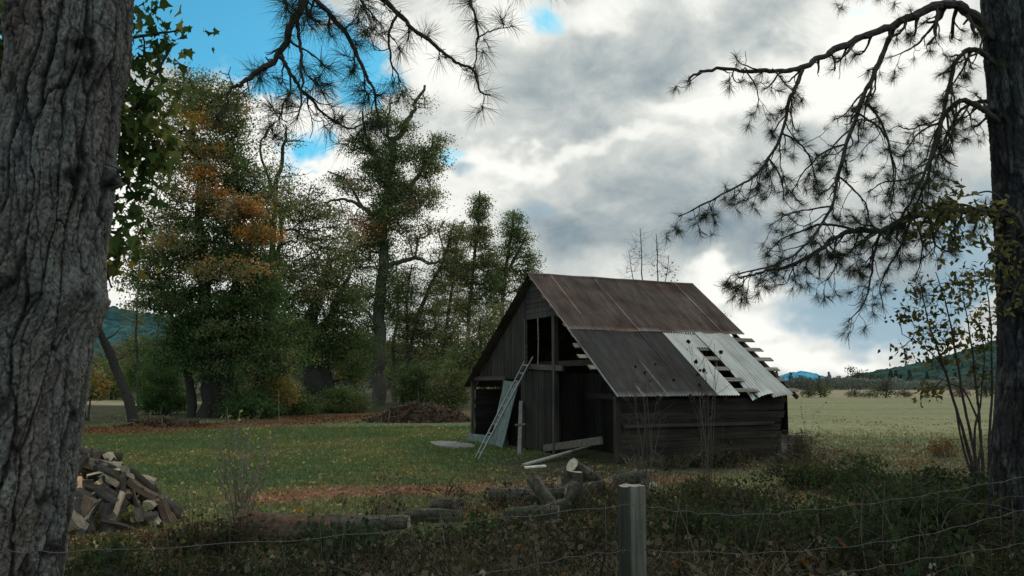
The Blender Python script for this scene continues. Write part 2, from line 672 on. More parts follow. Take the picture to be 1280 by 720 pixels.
def zones(x, y):
    n1 = fbm(x * .35, y * .35, 0, 4, 21)
    n2 = fbm(x * 1.3, y * 1.3, 0, 4, 33)
    d = fdist(x, y)
    bank = 1 - sst(5.5, 10.5, d + (n1 - .5) * 5)
    track = (1 - sst(.55, 1.5, seg_dist(x, y, TRACK) + (n1 - .5) * 1.2)) * (1 - .5 * sst(1, 5, x))
    w = 2.4 + .03 * y
    litter = 1 - sst(w * .55, w * 1.25, seg_dist(x, y, LITTER) + (n1 - .5) * 4)
    field = sst(-1, 9, x - .10 * (y - 20) + (n1 - .5) * 6)
    # leaf strewn verge on the right, in front of the field
    verge = (1 - sst(22, 38, y - .12 * (x - 8) + (n1 - .5) * 8)) * sst(4, 8, x)
    wood = (1 - sst(-9, -3, x - .1 * (y - 55))) * sst(0, 12, y - (58 + .9 * (x + 10)) + (n1 - .5) * 10)
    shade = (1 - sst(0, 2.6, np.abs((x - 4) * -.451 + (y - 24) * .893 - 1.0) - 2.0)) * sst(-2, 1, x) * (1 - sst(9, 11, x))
    return n1, n2, bank, track, litter, field, verge, wood, shade


def ground_col(x, y):
    n1, n2, bank, track, litter, field, verge, wood, shade = zones(x, y)

    def mixc(c, k, w):
        return c * (1 - w[..., None]) + np.asarray(k) * w[..., None]
    g = np.zeros(np.shape(x) + (3,)) + np.array([.086, .110, .050])
    g = mixc(g, [.145, .138, .064], sst(.48, .72, n1) * .8)
    g = mixc(g, [.066, .098, .050], sst(.5, .75, fbm(x * .5, y * .5, 0, 3, 77)) * .7)
    g = mixc(g, [.190, .188, .096], field)
    g = mixc(g, [.150, .162, .085], field * sst(.45, .62, fbm(x * .05, y * .15, 0, 3, 8)))
    g = g * (1 + .16 * field * (fbm(x * .03, y * .9, 0, 3, 18) - .5) * 2)[..., None]
    g = mixc(g, [.24, .20, .125], sst(140, 150, y) * (1 - sst(330, 400, y)) * sst(0, 10, x))
    g = mixc(g, [.105, .082, .052], verge * (.5 + .5 * sst(.4, .65, n2)))
    g = mixc(g, [.045, .048, .026], wood)
    g = mixc(g, [.30, .25, .16], wood * sst(80, 84, y) * (1 - sst(88, 92, y)) * (1 - sst(-34, -28, x)))
    g = mixc(g, [.150, .070, .038], litter * (.65 + .35 * sst(.4, .6, n2)))
    g = mixc(g, [.175, .082, .055], track * (.75 + .4 * sst(.35, .6, n2)))
    g = mixc(g, [.050, .042, .030], bank * .9)
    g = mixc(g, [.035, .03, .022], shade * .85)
    chips = np.exp(-(((x - CHIP[0]) / 1.9) ** 2 + ((y - CHIP[1]) / 1.3) ** 2)) + np.exp(-(((x - 1.0) / 2.6) ** 2 + ((y - 15.6) / 1.8) ** 2))
    g = mixc(g, [.105, .058, .038], np.clip(chips * 1.3 * (.4 + n2), 0, .9))
    return g


def axis_steps(lo, dense_lo, dense_hi, hi, step, grow=1.07):
    a = list(np.arange(dense_lo, dense_hi + step, step))
    s = step
    while a[-1] < hi:
        s *= grow
        a.append(a[-1] + s)
    s = step
    while a[0] > lo:
        s *= grow
        a.insert(0, a[0] - s)
    return np.array(a)


def build_ground():
    xs = axis_steps(-9000, -26, 30, 9000, .26)
    ys = axis_steps(-200, 4, 62, 14000, .24)
    Xg, Yg = np.meshgrid(xs, ys)
    Z = gz(Xg, Yg)
    V = np.stack([Xg, Yg, Z], -1).reshape(-1, 3)
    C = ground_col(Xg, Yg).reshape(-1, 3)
    ny, nx = Xg.shape
    i = (np.arange(ny - 1)[:, None] * nx + np.arange(nx - 1)[None]).reshape(-1)
    mb = MB()
    mb.add(V, np.stack([i, i + 1, i + nx + 1, i + nx], 1), C)
    tag(mb.build('ground', M_GROUND, smooth=True), kind='structure')


build_ground()

# ------------------------------------------------------------------ the barn
BTH = .4675
BO = np.array([2.90, 24.29, 0.0])
BE = np.array([math.cos(BTH), math.sin(BTH), 0])
BN = np.array([-math.sin(BTH), math.cos(BTH), 0])
BL, BW, HE, HR, HE2 = 6.98, 10.52, 1.92, 5.85, 2.15


def bw(x, y, z):
    return BO + BE * x + BN * y + np.array([0, 0, z])


def roof_z(y):
    y = np.asarray(y, float)
    return np.where(y < BW / 2, HE + (HR - HE) * y / (BW / 2), HE2 + (HR - HE2) * (BW - y) / (BW / 2))


def wcol(base, amt=.35, warm=.06):
    k = 1 - amt + 2 * amt * random.random()
    w = 1 + warm * (random.random() - .5) * 2
    return np.array([base[0] * k * w, base[1] * k, base[2] * k / w])


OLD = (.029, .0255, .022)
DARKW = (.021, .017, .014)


def upright_boards(mb, x, y0, y1, zlo, zhi, base=OLD, t=.025, skip=0, ragged=.03):
    """boards standing in the plane x, between y0 and y1; zlo and zhi are numbers or functions of y"""
    y = y0
    while y < y1 - .02:
        w = min(random.uniform(.16, .29), y1 - y)
        ya, yb = y + .004, y + w - random.uniform(.004, .016)
        y += w
        if random.random() < skip:
            continue
        fl = zlo if callable(zlo) else (lambda q: zlo)
        fh = zhi if callable(zhi) else (lambda q: zhi)
        r1, r2 = random.uniform(-ragged, ragged), random.uniform(0, ragged)
        xo = x + random.uniform(-.008, .008)
        dx = random.uniform(-.01, .012)
        if yb - ya < .03:
            continue
        q = []
        for xx in (xo - t / 2, xo + t / 2):
            q += [(xx + dx, ya, fl(ya) + r1), (xx + dx, yb, fl(yb) + r1), (xx, yb, fh(yb) - r2), (xx, ya, fh(ya) - r2)]
        f = [(0, 1, 2, 3), (7, 6, 5, 4), (0, 4, 5, 1), (1, 5, 6, 2), (2, 6, 7, 3), (3, 7, 4, 0)]
        c = wcol(base)
        cc = np.tile(c, (8, 1))
        cc[[0, 1, 4, 5]] *= random.uniform(.55, .95)
        mb.add(np.array(q), f, cc)


def level_boards(mb, y, x0, x1, z0, z1, base=DARKW, t=.025, lean=None, axis='x'):
    z = z0
    while z < z1 - .03:
        h = min(random.uniform(.15, .24), z1 - z)
        za, zb = z + .004, z + h - random.uniform(.003, .014)
        z += h
        cuts = [x0 + random.uniform(-.03, .03)]
        if random.random() < .7:
            cuts.append(random.uniform(x0 + 1.2, x1 - 1.2))
        cuts.append(x1 + random.uniform(-.04, .05))
        for a, b in zip(cuts[:-1], cuts[1:]):
            yo = y + random.uniform(-.01, .01)
            b2 = b - .008
            la, lb = (lean(za), lean(zb)) if lean and b is cuts[-1] else (0, 0)
            s1, s2 = random.uniform(-.012, .012), random.uniform(-.012, .012)
            q = []
            for yy in (yo - t / 2, yo + t / 2):
                q += [(a, yy, za + s1), (b2 + la, yy, za + s2), (b2 + lb, yy, zb + s2), (a, yy, zb + s1)]
            if axis == 'y':
                q = [(v[1], v[0], v[2]) for v in q]
            f = [(0, 1, 2, 3), (7, 6, 5, 4), (0, 4, 5, 1), (1, 5, 6, 2), (2, 6, 7, 3), (3, 7, 4, 0)]
            mb.add(np.array(q), f, wcol(base))


def sheet(x0, x1, s0, s1, col, lift=0., far=False, curl=0., lcurl=0., skew=0., seam=None, rag=0.0):
    """corrugated roofing sheet between x0..x1 and slope fractions s0 (eave side) .. s1 (ridge side)"""
    mb = MB()
    pitch = .098
    nx = max(8, int((x1 - x0) / pitch * 6))
    ny = 14
    u = np.linspace(0, 1, nx + 1)
    s = np.linspace(s0, s1, ny + 1)
    U, S = np.meshgrid(u, s)
    half = BW / 2
    e = HE2 if far else HE
    Y = S * half
    Zr = e + (HR - e) * S
    t = (S - s0) / (s1 - s0)
    Xx = x0 + (x1 - x0) * U + skew * (1 - t)
    nrm = np.array([-(HR - e), half]) / math.hypot(HR - e, half)     # (dy,dz) of the normal
    cor = np.sin(2 * PI * (x0 + (x1 - x0) * U) / pitch)
    h = .017 * np.sin(2 * PI * (x0 + (x1 - x0) * U) / pitch) + lift + .045
    h = h + .012 * np.sin(S * 3.1 + x0 * 5) + .010 * (fbm(Xx * 1.3, S * 3, 0, 2, 4) - .5)
    h = h + curl * (1 - t) ** 5 * (.4 + .6 * U)
    h = h - lcurl * (1 - t) ** 3 * (1 - U) ** 2
    Y2 = Y + nrm[0] * h + (rag * (fbm(Xx * 2, 0 * Xx, 0, 2, 8) - .5)) * (1 - t)
    Z2 = Zr + nrm[1] * h
    if far:
        Y2 = BW - Y2
    V = np.stack([Xx, Y2, Z2], -1).reshape(-1, 3)
    n1 = fbm(Xx * 2.2, S * 2.2, x0, 4, 31)
    st = fbm(Xx * 11, S * 1.2, x0, 3, 37)
    k = (.72 + .56 * n1) * (.8 + .4 * st)
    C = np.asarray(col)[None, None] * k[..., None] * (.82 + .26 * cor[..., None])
    rust = sst(.56, .72, st * .6 + n1 * .4)
    C = C * (1 - .5 * rust[..., None]) + .5 * rust[..., None] * (np.asarray(col) * np.array([1.15, .78, .62]))
    if seam is not None:
        w = sst(.05, .015, U * (x1 - x0))[..., None]
        C = C * (1 - w) + w * np.asarray(seam)
        w = (sst(.02, .0, t) * .6)[..., None]
        C = C * (1 - w) + w * np.asarray(seam)
    i = (np.arange(ny)[:, None] * (nx + 1) + np.arange(nx)[None]).reshape(-1)
    mb.add(V, np.stack([i, i + 1, i + nx + 2, i + nx + 1], 1), C.reshape(-1, 3))
    return mb


def build_barn():
    barn = thing('old_barn', 'derelict dark board barn with a rusty corrugated roof partly stripped of its sheets', 'barn', BO, BTH)
    gx = .30
    # ---- gable wall facing the lawn
    mb = MB()
    def rl(y):
        return float(roof_z(y)) - .10
    upright_boards(mb, gx, 5.93, BW - .22, 2.40, rl, OLD)
    upright_boards(mb, gx, 10.30, BW - .22, .1, 2.38, OLD)
    upright_boards(mb, gx, 3.98, 6.35, .05, 2.72, OLD, skip=.06)
    upright_boards(mb, gx + .12, 6.35, 7.52, .05, 2.38, DARKW)
    # boards above the loft opening lie level
    zz = 4.42
    while zz < HR - .15:
        h = random.uniform(.15, .22)
        ytop = zz + h
        ylo = max(3.45, (ytop - HE) / (HR - HE) * BW / 2 + .12)
        if 5.9 - ylo > .15:
            box(mb, (gx, (ylo + 5.92) / 2, zz + h / 2), (.025, 5.92 - ylo, h - .012), col=wcol((.055, .05, .046)))
        zz += h
    tag(mb.build('gable_wall', M_BOARDV, barn), 'weathered grey upright boards with door and loft openings')
    # ---- wall inside the open bay, far walls
    mb = MB()
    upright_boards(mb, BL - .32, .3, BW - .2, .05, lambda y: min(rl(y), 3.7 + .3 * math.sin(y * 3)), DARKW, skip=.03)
    box(mb, (BL - .285, BW / 2, 1.1), (.02, BW - .7, 2.0), col=(.03, .025, .02))  # added backing panel, blocks daylight through the lower board gaps
    mb.build('rear_gable', M_BOARDV, barn)
    mb = MB()
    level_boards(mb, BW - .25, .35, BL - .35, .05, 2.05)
    box(mb, (BL / 2, BW - .215, 1.03), (BL - .75, .02, 2.0), col=(.03, .025, .02))  # backing sheet added so no light shows between the boards
    mb.build('back_wall', M_BOARDH, barn)
    mb = MB()
    upright_boards(mb, 2.1, .35, 7.4, .05, lambda y: min(2.6, rl(y) - .1), (.03, .026, .022))
    mb.build('stall_partition', M_BOARDV, barn)
    # ---- front wall under the low eave
    mb = MB()
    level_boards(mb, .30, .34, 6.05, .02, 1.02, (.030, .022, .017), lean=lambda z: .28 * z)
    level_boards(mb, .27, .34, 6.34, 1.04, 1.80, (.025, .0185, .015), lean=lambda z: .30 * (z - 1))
    box(mb, (3.1, .34, .9), (5.5, .02, 1.72), col=(.03, .025, .02))  # lining added behind the boards to shut out bright gaps
    tag(mb.build('front_wall', M_BOARDH, barn), 'dark brown level boards under the eave')
    mb = MB()
    box(mb, (3.2, .22, 1.03), (5.6, .05, .10), col=(.05, .043, .036))
    mb.build('wall_rail', M_BOARDH, barn)
    # ---- footing and floor
    mb = MB()
    box(mb, (gx - .06, 9.0, .16), (.22, 3.0, .36), col=(.13, .17, .16), warp=.012)
    tag(mb.build('footing', M_CONC, barn), 'pale concrete footing under the doorway')
    # ---- posts and beams of the open end
    for (y, z1, c, w) in ((3.88, 4.4, (.06, .054, .047), .17), (.36, 1.86, (.032, .026, .022), .18), (7.58, 2.42, (.07, .06, .05), .12), (10.32, 2.42, (.07, .06, .05), .12), (2.1, 3.2, (.05, .04, .034), .15)):
        mb = MB()
        box(mb, (gx - .03 if y != 2.1 else gx + 1.2, y, z1 / 2), (w, w, z1), col=c, warp=.012)
        mb.build('post', M_BOARDV, barn)
    for (a, b, w, h, c) in (((gx - .06, 3.35, 2.72), (gx - .06, 6.0, 2.84), .09, .17, (.075, .068, .06)),
                            ((gx - .05, 7.45, 2.44), (gx - .05, 10.4, 2.44), .07, .14, (.05, .045, .04)),
                            ((gx - .02, 5.95, 2.84), (gx - .02, 5.95, 4.45), .06, .10, (.09, .08, .07)),
                            ((gx + 1.2, .5, 1.80), (gx + 1.2, 3.9, 1.86), .12, .16, (.022, .019, .017)),
                            ((gx + .6, 1.95, 2.9), (gx + .6, BW - 2.0, 2.9), .1, .18, (.04, .034, .03))):
        mb = MB()
        beam(mb, a, b, w, h, c)
        mb.build('beam', M_BOARDH, barn)
    mb = MB()
    tube(mb, [(gx - .05, 5.02, 2.82), (gx - .04, 4.99, 3.6), (gx - .05, 5.01, 4.43)], .022, 6, (.17, .155, .135))
    mb.build('loft_pole', M_TIMBER, barn)
    # ---- roof frame
    half = BW / 2
    for x in (.38, 1.55, 2.75, 3.95, 5.15, 6.2, 6.82):
        for far in (0, 1):
            e = HE2 if far else HE
            ya, yb = (.02, half) if not far else (BW - .02, half)
            mb = MB()
            beam(mb, (x, ya, e - .12), (x, yb, HR - .12), .06, .13, wcol((.075, .062, .05)))
            mb.build('rafter', M_TIMBER, barn)
    for k in range(12):
        s = .03 + .94 * k / 11
        y = s * half
        z = HE + (HR - HE) * s - .005
        low = s < .5
        xa = random.uniform(-.32, -.12) if low and s > .12 and k < 5 else .02
        xb = BL + (random.uniform(-.12, .30) if low else -.1)
        mb = MB()
        th = math.atan2(HR - HE, half)
        q = np.array([[1, 0, 0], [0, math.cos(th), -math.sin(th)], [0, math.sin(th), math.cos(th)]])
        box(mb, ((xa + xb) / 2, y, z), (xb - xa, .19, .030), q, wcol((.20, .175, .145), .2), warp=.008)
        mb.build('purlin', M_BOARDH, barn)
    # ---- roof sheets
    UP, LO, GA = (.098, .070, .058), (.052, .046, .043), (.47, .47, .445)
    n = 8
    w = (BL - .02) / n
    for i in range(n):
        c = np.array(UP) * random.uniform(.85, 1.15) * np.array([1, random.uniform(.94, 1.03), random.uniform(.9, 1.05)])
        sm = (.34, .27, .24) if i in (2, 3, 7, 5) else (.24, .18, .15)
        tag(sheet(i * w - .01, (i + 1) * w + .05, .492, 1.004, c, .012 * (i % 2) + .02, seam=sm, rag=.05).build('roof_sheet', M_RUST, barn, True), 'brown rusted corrugated sheet of the upper row')
    for i in range(4):
        c = np.array(LO) * random.uniform(.82, 1.15)
        tag(sheet(i * w - .02, (i + 1) * w + .05, -.02, .505, c, .012 * (i % 2), seam=(.22, .205, .19) if i else (.20, .19, .18), rag=.05).build('roof_sheet', M_RUST, barn, True), 'dark brown corrugated sheet of the lower row')
    lab = 'bare silvery corrugated sheet of the lower row'
    tag(sheet(4 * w - .03, 5 * w + .03, -.015, .50, GA, .01, seam=(.62, .62, .6), rag=.16).build('roof_sheet', M_GALV, barn, True), lab)
    tag(sheet(5 * w - .05, 5 * w + .55, .37, .50, np.array(GA) * .95, .0, seam=(.6, .6, .58)).build('roof_sheet', M_GALV, barn, True), 'short silvery corrugated sheet above the hole')
    tag(sheet(5 * w + .50, 6 * w + .34, -.01, .50, np.array(GA) * .98, .02, curl=.03, lcurl=.26, skew=.16, seam=(.66, .66, .64), rag=.05).build('roof_sheet', M_GALV, barn, True), 'slipped silvery corrugated sheet with a bent corner')
    tag(sheet(6 * w + .30, 7 * w + .22, -.03, .50, np.array(GA) * .9, .035, curl=.05, lcurl=.10, skew=.10, seam=(.2, .19, .18), rag=.06).build('roof_sheet', M_GALV, barn, True), lab)
    for i in range(4):
        c = np.array(UP) * random.uniform(.8, 1.1)
        sheet(i * 2 * w - .01, (i + 1) * 2 * w + .04, -.02, 1.0, c, .01 * (i % 2), far=True).build('roof_sheet', M_RUST, barn, True)
    mb = MB()
    pts = [(x, half, HR + .075 + .01 * math.sin(x * 3)) for x in np.linspace(-.03, BL, 9)]
    tube(mb, pts, .055, 8, (.12, .085, .07))
    mb.build('ridge_cap', M_RUST, barn, True)
    return barn


build_barn()


def gable_pt(y, z, off=0.0):
    return bw(.30 - .02 - off, y, z)


def barn_things():
    # ladder
    fa, fb = gp(594, 573), gp(601, 575)
    ta, tb = gable_pt(5.98, 3.0, .02), gable_pt(5.60, 2.97, .02)
    mid = (fa + fb) / 2
    t = thing('ladder', 'long grey wooden ladder leaning from the grass up to the loft opening', 'ladder', mid)
    a0, a1, b0, b1 = fa - mid, ta - mid, fb - mid, tb - mid
    fs = unit(b0 - a0)
    gap = .40
    b0 = a0 + fs * gap
    b1 = a1 + unit(b1 - a1) * gap
    for p, q in ((a0, a1), (b0, b1)):
        mb = MB()
        q2 = p + (q - p) * 1.06
        beam(mb, p, q2, .03, .06, (.17, .175, .17))
        mb.build('rail', M_METAL, t)
    for k in range(11):
        s = .06 + .9 * k / 10
        mb = MB()
        p, q = a0 + (a1 - a0) * s, b0 + (b1 - b0) * s
        beam(mb, p, q, .025, .04, (.19, .195, .19))
        mb.build('rung', M_METAL, t)
    # leaning door panel
    c = [gable_pt(7.50, 2.36, .06), gable_pt(6.38, 2.28, .06), gp(641, 561), gp(625, 552)]
    c[2] = bw(.30 - .55, 6.70, .03)
    c[3] = bw(.30 - .48, 7.78, .20)
    o = c[2].copy()
    mb = MB()
    nrm = unit(np.cross(c[1] - c[0], c[3] - c[0]))
    nb = 5
    for i in range(nb):
        a, b = i / nb + .006, (i + 1) / nb - .006
        P = [c[0] + (c[1] - c[0]) * a, c[0] + (c[1] - c[0]) * b, c[3] + (c[2] - c[3]) * b, c[3] + (c[2] - c[3]) * a]
        V = np.array([p - o for p in P] + [p - o + nrm * .03 for p in P])
        f = [(0, 1, 2, 3), (7, 6, 5, 4), (0, 4, 5, 1), (1, 5, 6, 2), (2, 6, 7, 3), (3, 7, 4, 0)]
        mb.add(V, f, wcol((.115, .15, .14), .12, .02))
    d = mb.build('loose_door', M_BOARDV)
    d.location = o
    tag(d, 'pale grey green plank door off its hinges leaning beside the barn doorway', 'door', kind='thing')
    # pale prop pole
    b = gp(649, 569)
    tp = gable_pt(6.22, 1.62, .05)
    t = thing('timber_prop', 'pale squared pole standing upright between ladder and open bay', 'pole', b)
    mb = MB()
    beam(mb, (0, 0, -.05), tp - b, .12, .09, (.15, .145, .13))
    mb.build('pole', M_TIMBER, t)
    mb = MB()
    m = (tp - b) * .55
    beam(mb, m + np.array([-.17, -.07, 0]), m + np.array([.17, -.07, .03]), .05, .06, (.15, .145, .13))
    mb.build('crosspiece', M_TIMBER, t)
    # planks on the ground
    def plank(name, label, a, b, w, h, col, cat='plank', mat=M_TIMBER):
        a, b = np.asarray(a, float), np.asarray(b, float)
        mb = MB()
        n = 6
        for k in range(1):
            beam(mb, (0, 0, 0), b - a, w, h, col)
        o = mb.build(name, mat)
        o.location = a
        tag(o, label, cat)
        return o
    a, b = gp(656, 583), gp(743, 567)
    plank('plank', 'thin pale plank lying on the grass in front of the open bay', a + [0, 0, .05], b + [0, 0, .28], .16, .045, (.26, .25, .225))
    a, b = gp(680, 566), bw(.1, .9, .62)
    plank('plank', 'thick dark plank propped across the foot of the open bay', a + [0, 0, .15], b, .06, .22, (.095, .085, .072))
    plank('plank', 'small bright board laid flat on the cut logs', gp(656, 607) + [0, 0, .40], gp(682, 606) + [0, 0, .42], .20, .035, (.45, .44, .40))
    # slab left of the barn
    a = gp(566, 558)
    mb = MB()
    q = []
    for i in range(9):
        an = 2 * PI * i / 9
        r = 1 + .25 * random.random()
        q.append((math.cos(an) * .62 * r, math.sin(an) * 1.25 * r, 0.05))
    q = np.array(q)
    q = np.vstack([q, q - [0, 0, .08]])
    i = np.arange(9)
    j = (i + 1) % 9
    mb.add(q, np.stack([i, i + 9, j + 9, j], 1), (.21, .205, .19))
    mb.add(np.vstack([q[:9], [[0, 0, .06]]]), np.stack([i, j, np.full(9, 9)], 1), (.19, .18, .165))
    s = mb.build('concrete_slab', M_CONC)
    s.location = a + [0, 0, .04]
    s.rotation_euler = (.02, 0, .5)
    tag(s, 'broken pale concrete slab lying in the grass at the barn corner', 'slab', kind='thing')
    # trough behind the right corner
    c = bw(BL - .15, .35, 0)
    t = thing('feed_trough', 'low grey board trough against the far end of the barn', 'trough', c, BTH)
    mb = MB()
    for (cc, ss) in (((.0, 0, .30), (.9, .04, .50)), ((.0, .6, .30), (.9, .04, .50)), ((-.43, .3, .30), (.04, .56, .50)), ((.43, .3, .30), (.04, .56, .50)), ((0, .3, .08), (.82, .56, .05))):
        box(mb, cc, ss, col=wcol((.15, .14, .125)), warp=.008)
    mb.build('box', M_BOARDH, t)
    mb = MB()
    box(mb, (.05, .28, .60), (1.1, .75, .05), col=(.12, .115, .10), warp=.012)
    mb.build('lid', M_BOARDH, t)


barn_things()


# ------------------------------------------------------------------ fence
def build_fence():
    posts = [(np.array([.507, 3.75]), 1.775, .090, 'weathered square fence post with a split top, standing in front of the barn'),
             (np.array([3.03, 4.76]), 1.80, .11, 'dark fence post at the foot of the pine beside the field')]
    tops = []
    for (p, zt, w, lab) in posts:
        g = float(gz(p[0], p[1]))
        t = thing('fence_post', lab, 'fence post', (p[0], p[1], g), .55 if p[0] < 2 else .3)
        h = zt - g
        mb = MB()
        # a squared post with chipped edges and a rough top
        rings = 26
        e_ = np.array([-.98, -.9, -.5, -.15, .2, .55, .9, .98])
        o_ = np.ones(8)
        sx = np.concatenate([e_, o_, -e_, -o_])
        sy = np.concatenate([-o_, e_, o_, -e_])
        per = len(sx)
        k = np.hypot(sx, sy)
        cx, cy = sx / k, sy / k
        th = np.arctan2(cy, cx)
        zs = np.concatenate([[-.3], np.linspace(0, h, rings)])
        V = []
        Cc = []
        for zz in zs:
            rr = w / 2 * k * (1 + .03 * (fbm(cx * 3, cy * 3, zz * 1.2, 3, 6) - .5) * 2)
            top = 1.0 if zz < h - .001 else .97
            crack = -.006 * sst(.62, .72, fbm(th * 4, zz * .7, 0, 2, 15))
            rr = rr + crack
            zj = zz + (.012 * (fbm(cx * 2, cy * 2, 1, 2, 4) - .5) * 2 if zz > h - .01 else 0)
            V.append(np.stack([cx * rr * top, cy * rr * top, np.full(per, 1.0) * zj], 1))
            base = np.array([.115, .11, .092])
            n = fbm(cx * 5, cy * 5, zz * .8, 3, 40)
            c = base[None] * (.45 + 1.1 * n[:, None])
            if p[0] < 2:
                c = c * np.where(cx * k < -.95, .30, 1.0)[:, None]  # left face darkened, side shade put into the colour
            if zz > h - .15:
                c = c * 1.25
            Cc.append(c)
        V = np.array(V).reshape(-1, 3)
        i = np.arange(len(zs) - 1)[:, None] * per
        j = np.arange(per)[None]
        f = np.stack([i + j, i + (j + 1) % per, i + per + (j + 1) % per, i + per + j], -1).reshape(-1, 4)
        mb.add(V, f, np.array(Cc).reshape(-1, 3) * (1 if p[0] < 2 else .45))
        lo = V[-per:]
        i = np.arange(per)
        mb.add(np.vstack([lo, [lo.mean(0) + [0, 0, .004]]]), np.stack([i, (i + 1) % per, np.full(per, per)], 1), (.24, .23, .20))
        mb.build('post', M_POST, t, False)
        for zz in (1.58, 1.38):
            mb = MB()
            d = .055
            tube(mb, [(-.012, -.044, zz - g - .008), (0, -.052, zz - g), (.012, -.044, zz - g + .008)], .002, 5, (.1, .1, .1))
            mb.build('staple', M_WIRE, t)
    # wires: heights at left tree, post, right post
    L0, P0, R0 = at(-40, 690, 2.78), at(786, 632, 3.70), at(1268, 598, 4.72)
    lab = ['top strand of barbed wire sagging between the posts', 'middle strand of barbed wire stapled to the post', 'lowest strand of barbed wire half hidden in the brambles']
    rows = [[(0, 690, 2.82), (100, 688, 2.92), (400, 672, 3.25), (600, 652, 3.48), (772, 633, 3.68), (800, 632, 3.72), (850, 639, 3.82), (930, 643, 3.97), (1050, 633, 4.22), (1160, 619, 4.45), (1264, 600, 4.70), (1330, 590, 4.9)],
            [(300, 760, 3.15), (600, 717, 3.47), (700, 697, 3.58), (772, 687, 3.68), (800, 686, 3.72), (950, 689, 4.0), (1080, 678, 4.27), (1180, 661, 4.5), (1262, 641, 4.70), (1330, 628, 4.9)],
            [(772, 762, 3.68), (900, 738, 3.9), (1050, 716, 4.22), (1140, 700, 4.42), (1262, 681, 4.70), (1330, 668, 4.9)]]
    for row, l in zip(rows, lab):
        P = spline([at(*q) for q in row], 14)
        P[:, 2] += .004 * np.sin(np.arange(len(P)) * .9) + .004 * R.normal(size=len(P)).cumsum() * .2
        t = thing('fence_wire', l, 'fence wire', P[0])
        P = P - P[0]
        mb = MB()
        tube(mb, P, .0017, 5, (.075, .07, .06))
        sl = np.linalg.norm(np.diff(P, axis=0), axis=1).cumsum()
        for q in np.arange(.1, sl[-1], .13):
            i = int(np.searchsorted(sl, q))
            p = P[i]
            for _ in range(2):
                d = unit(R.normal(size=3)) * .012
                tube(mb, [p - d, p + d], .0010, 3, (.10, .09, .08))
        mb.build('strand', M_WIRE, t)


build_fence()
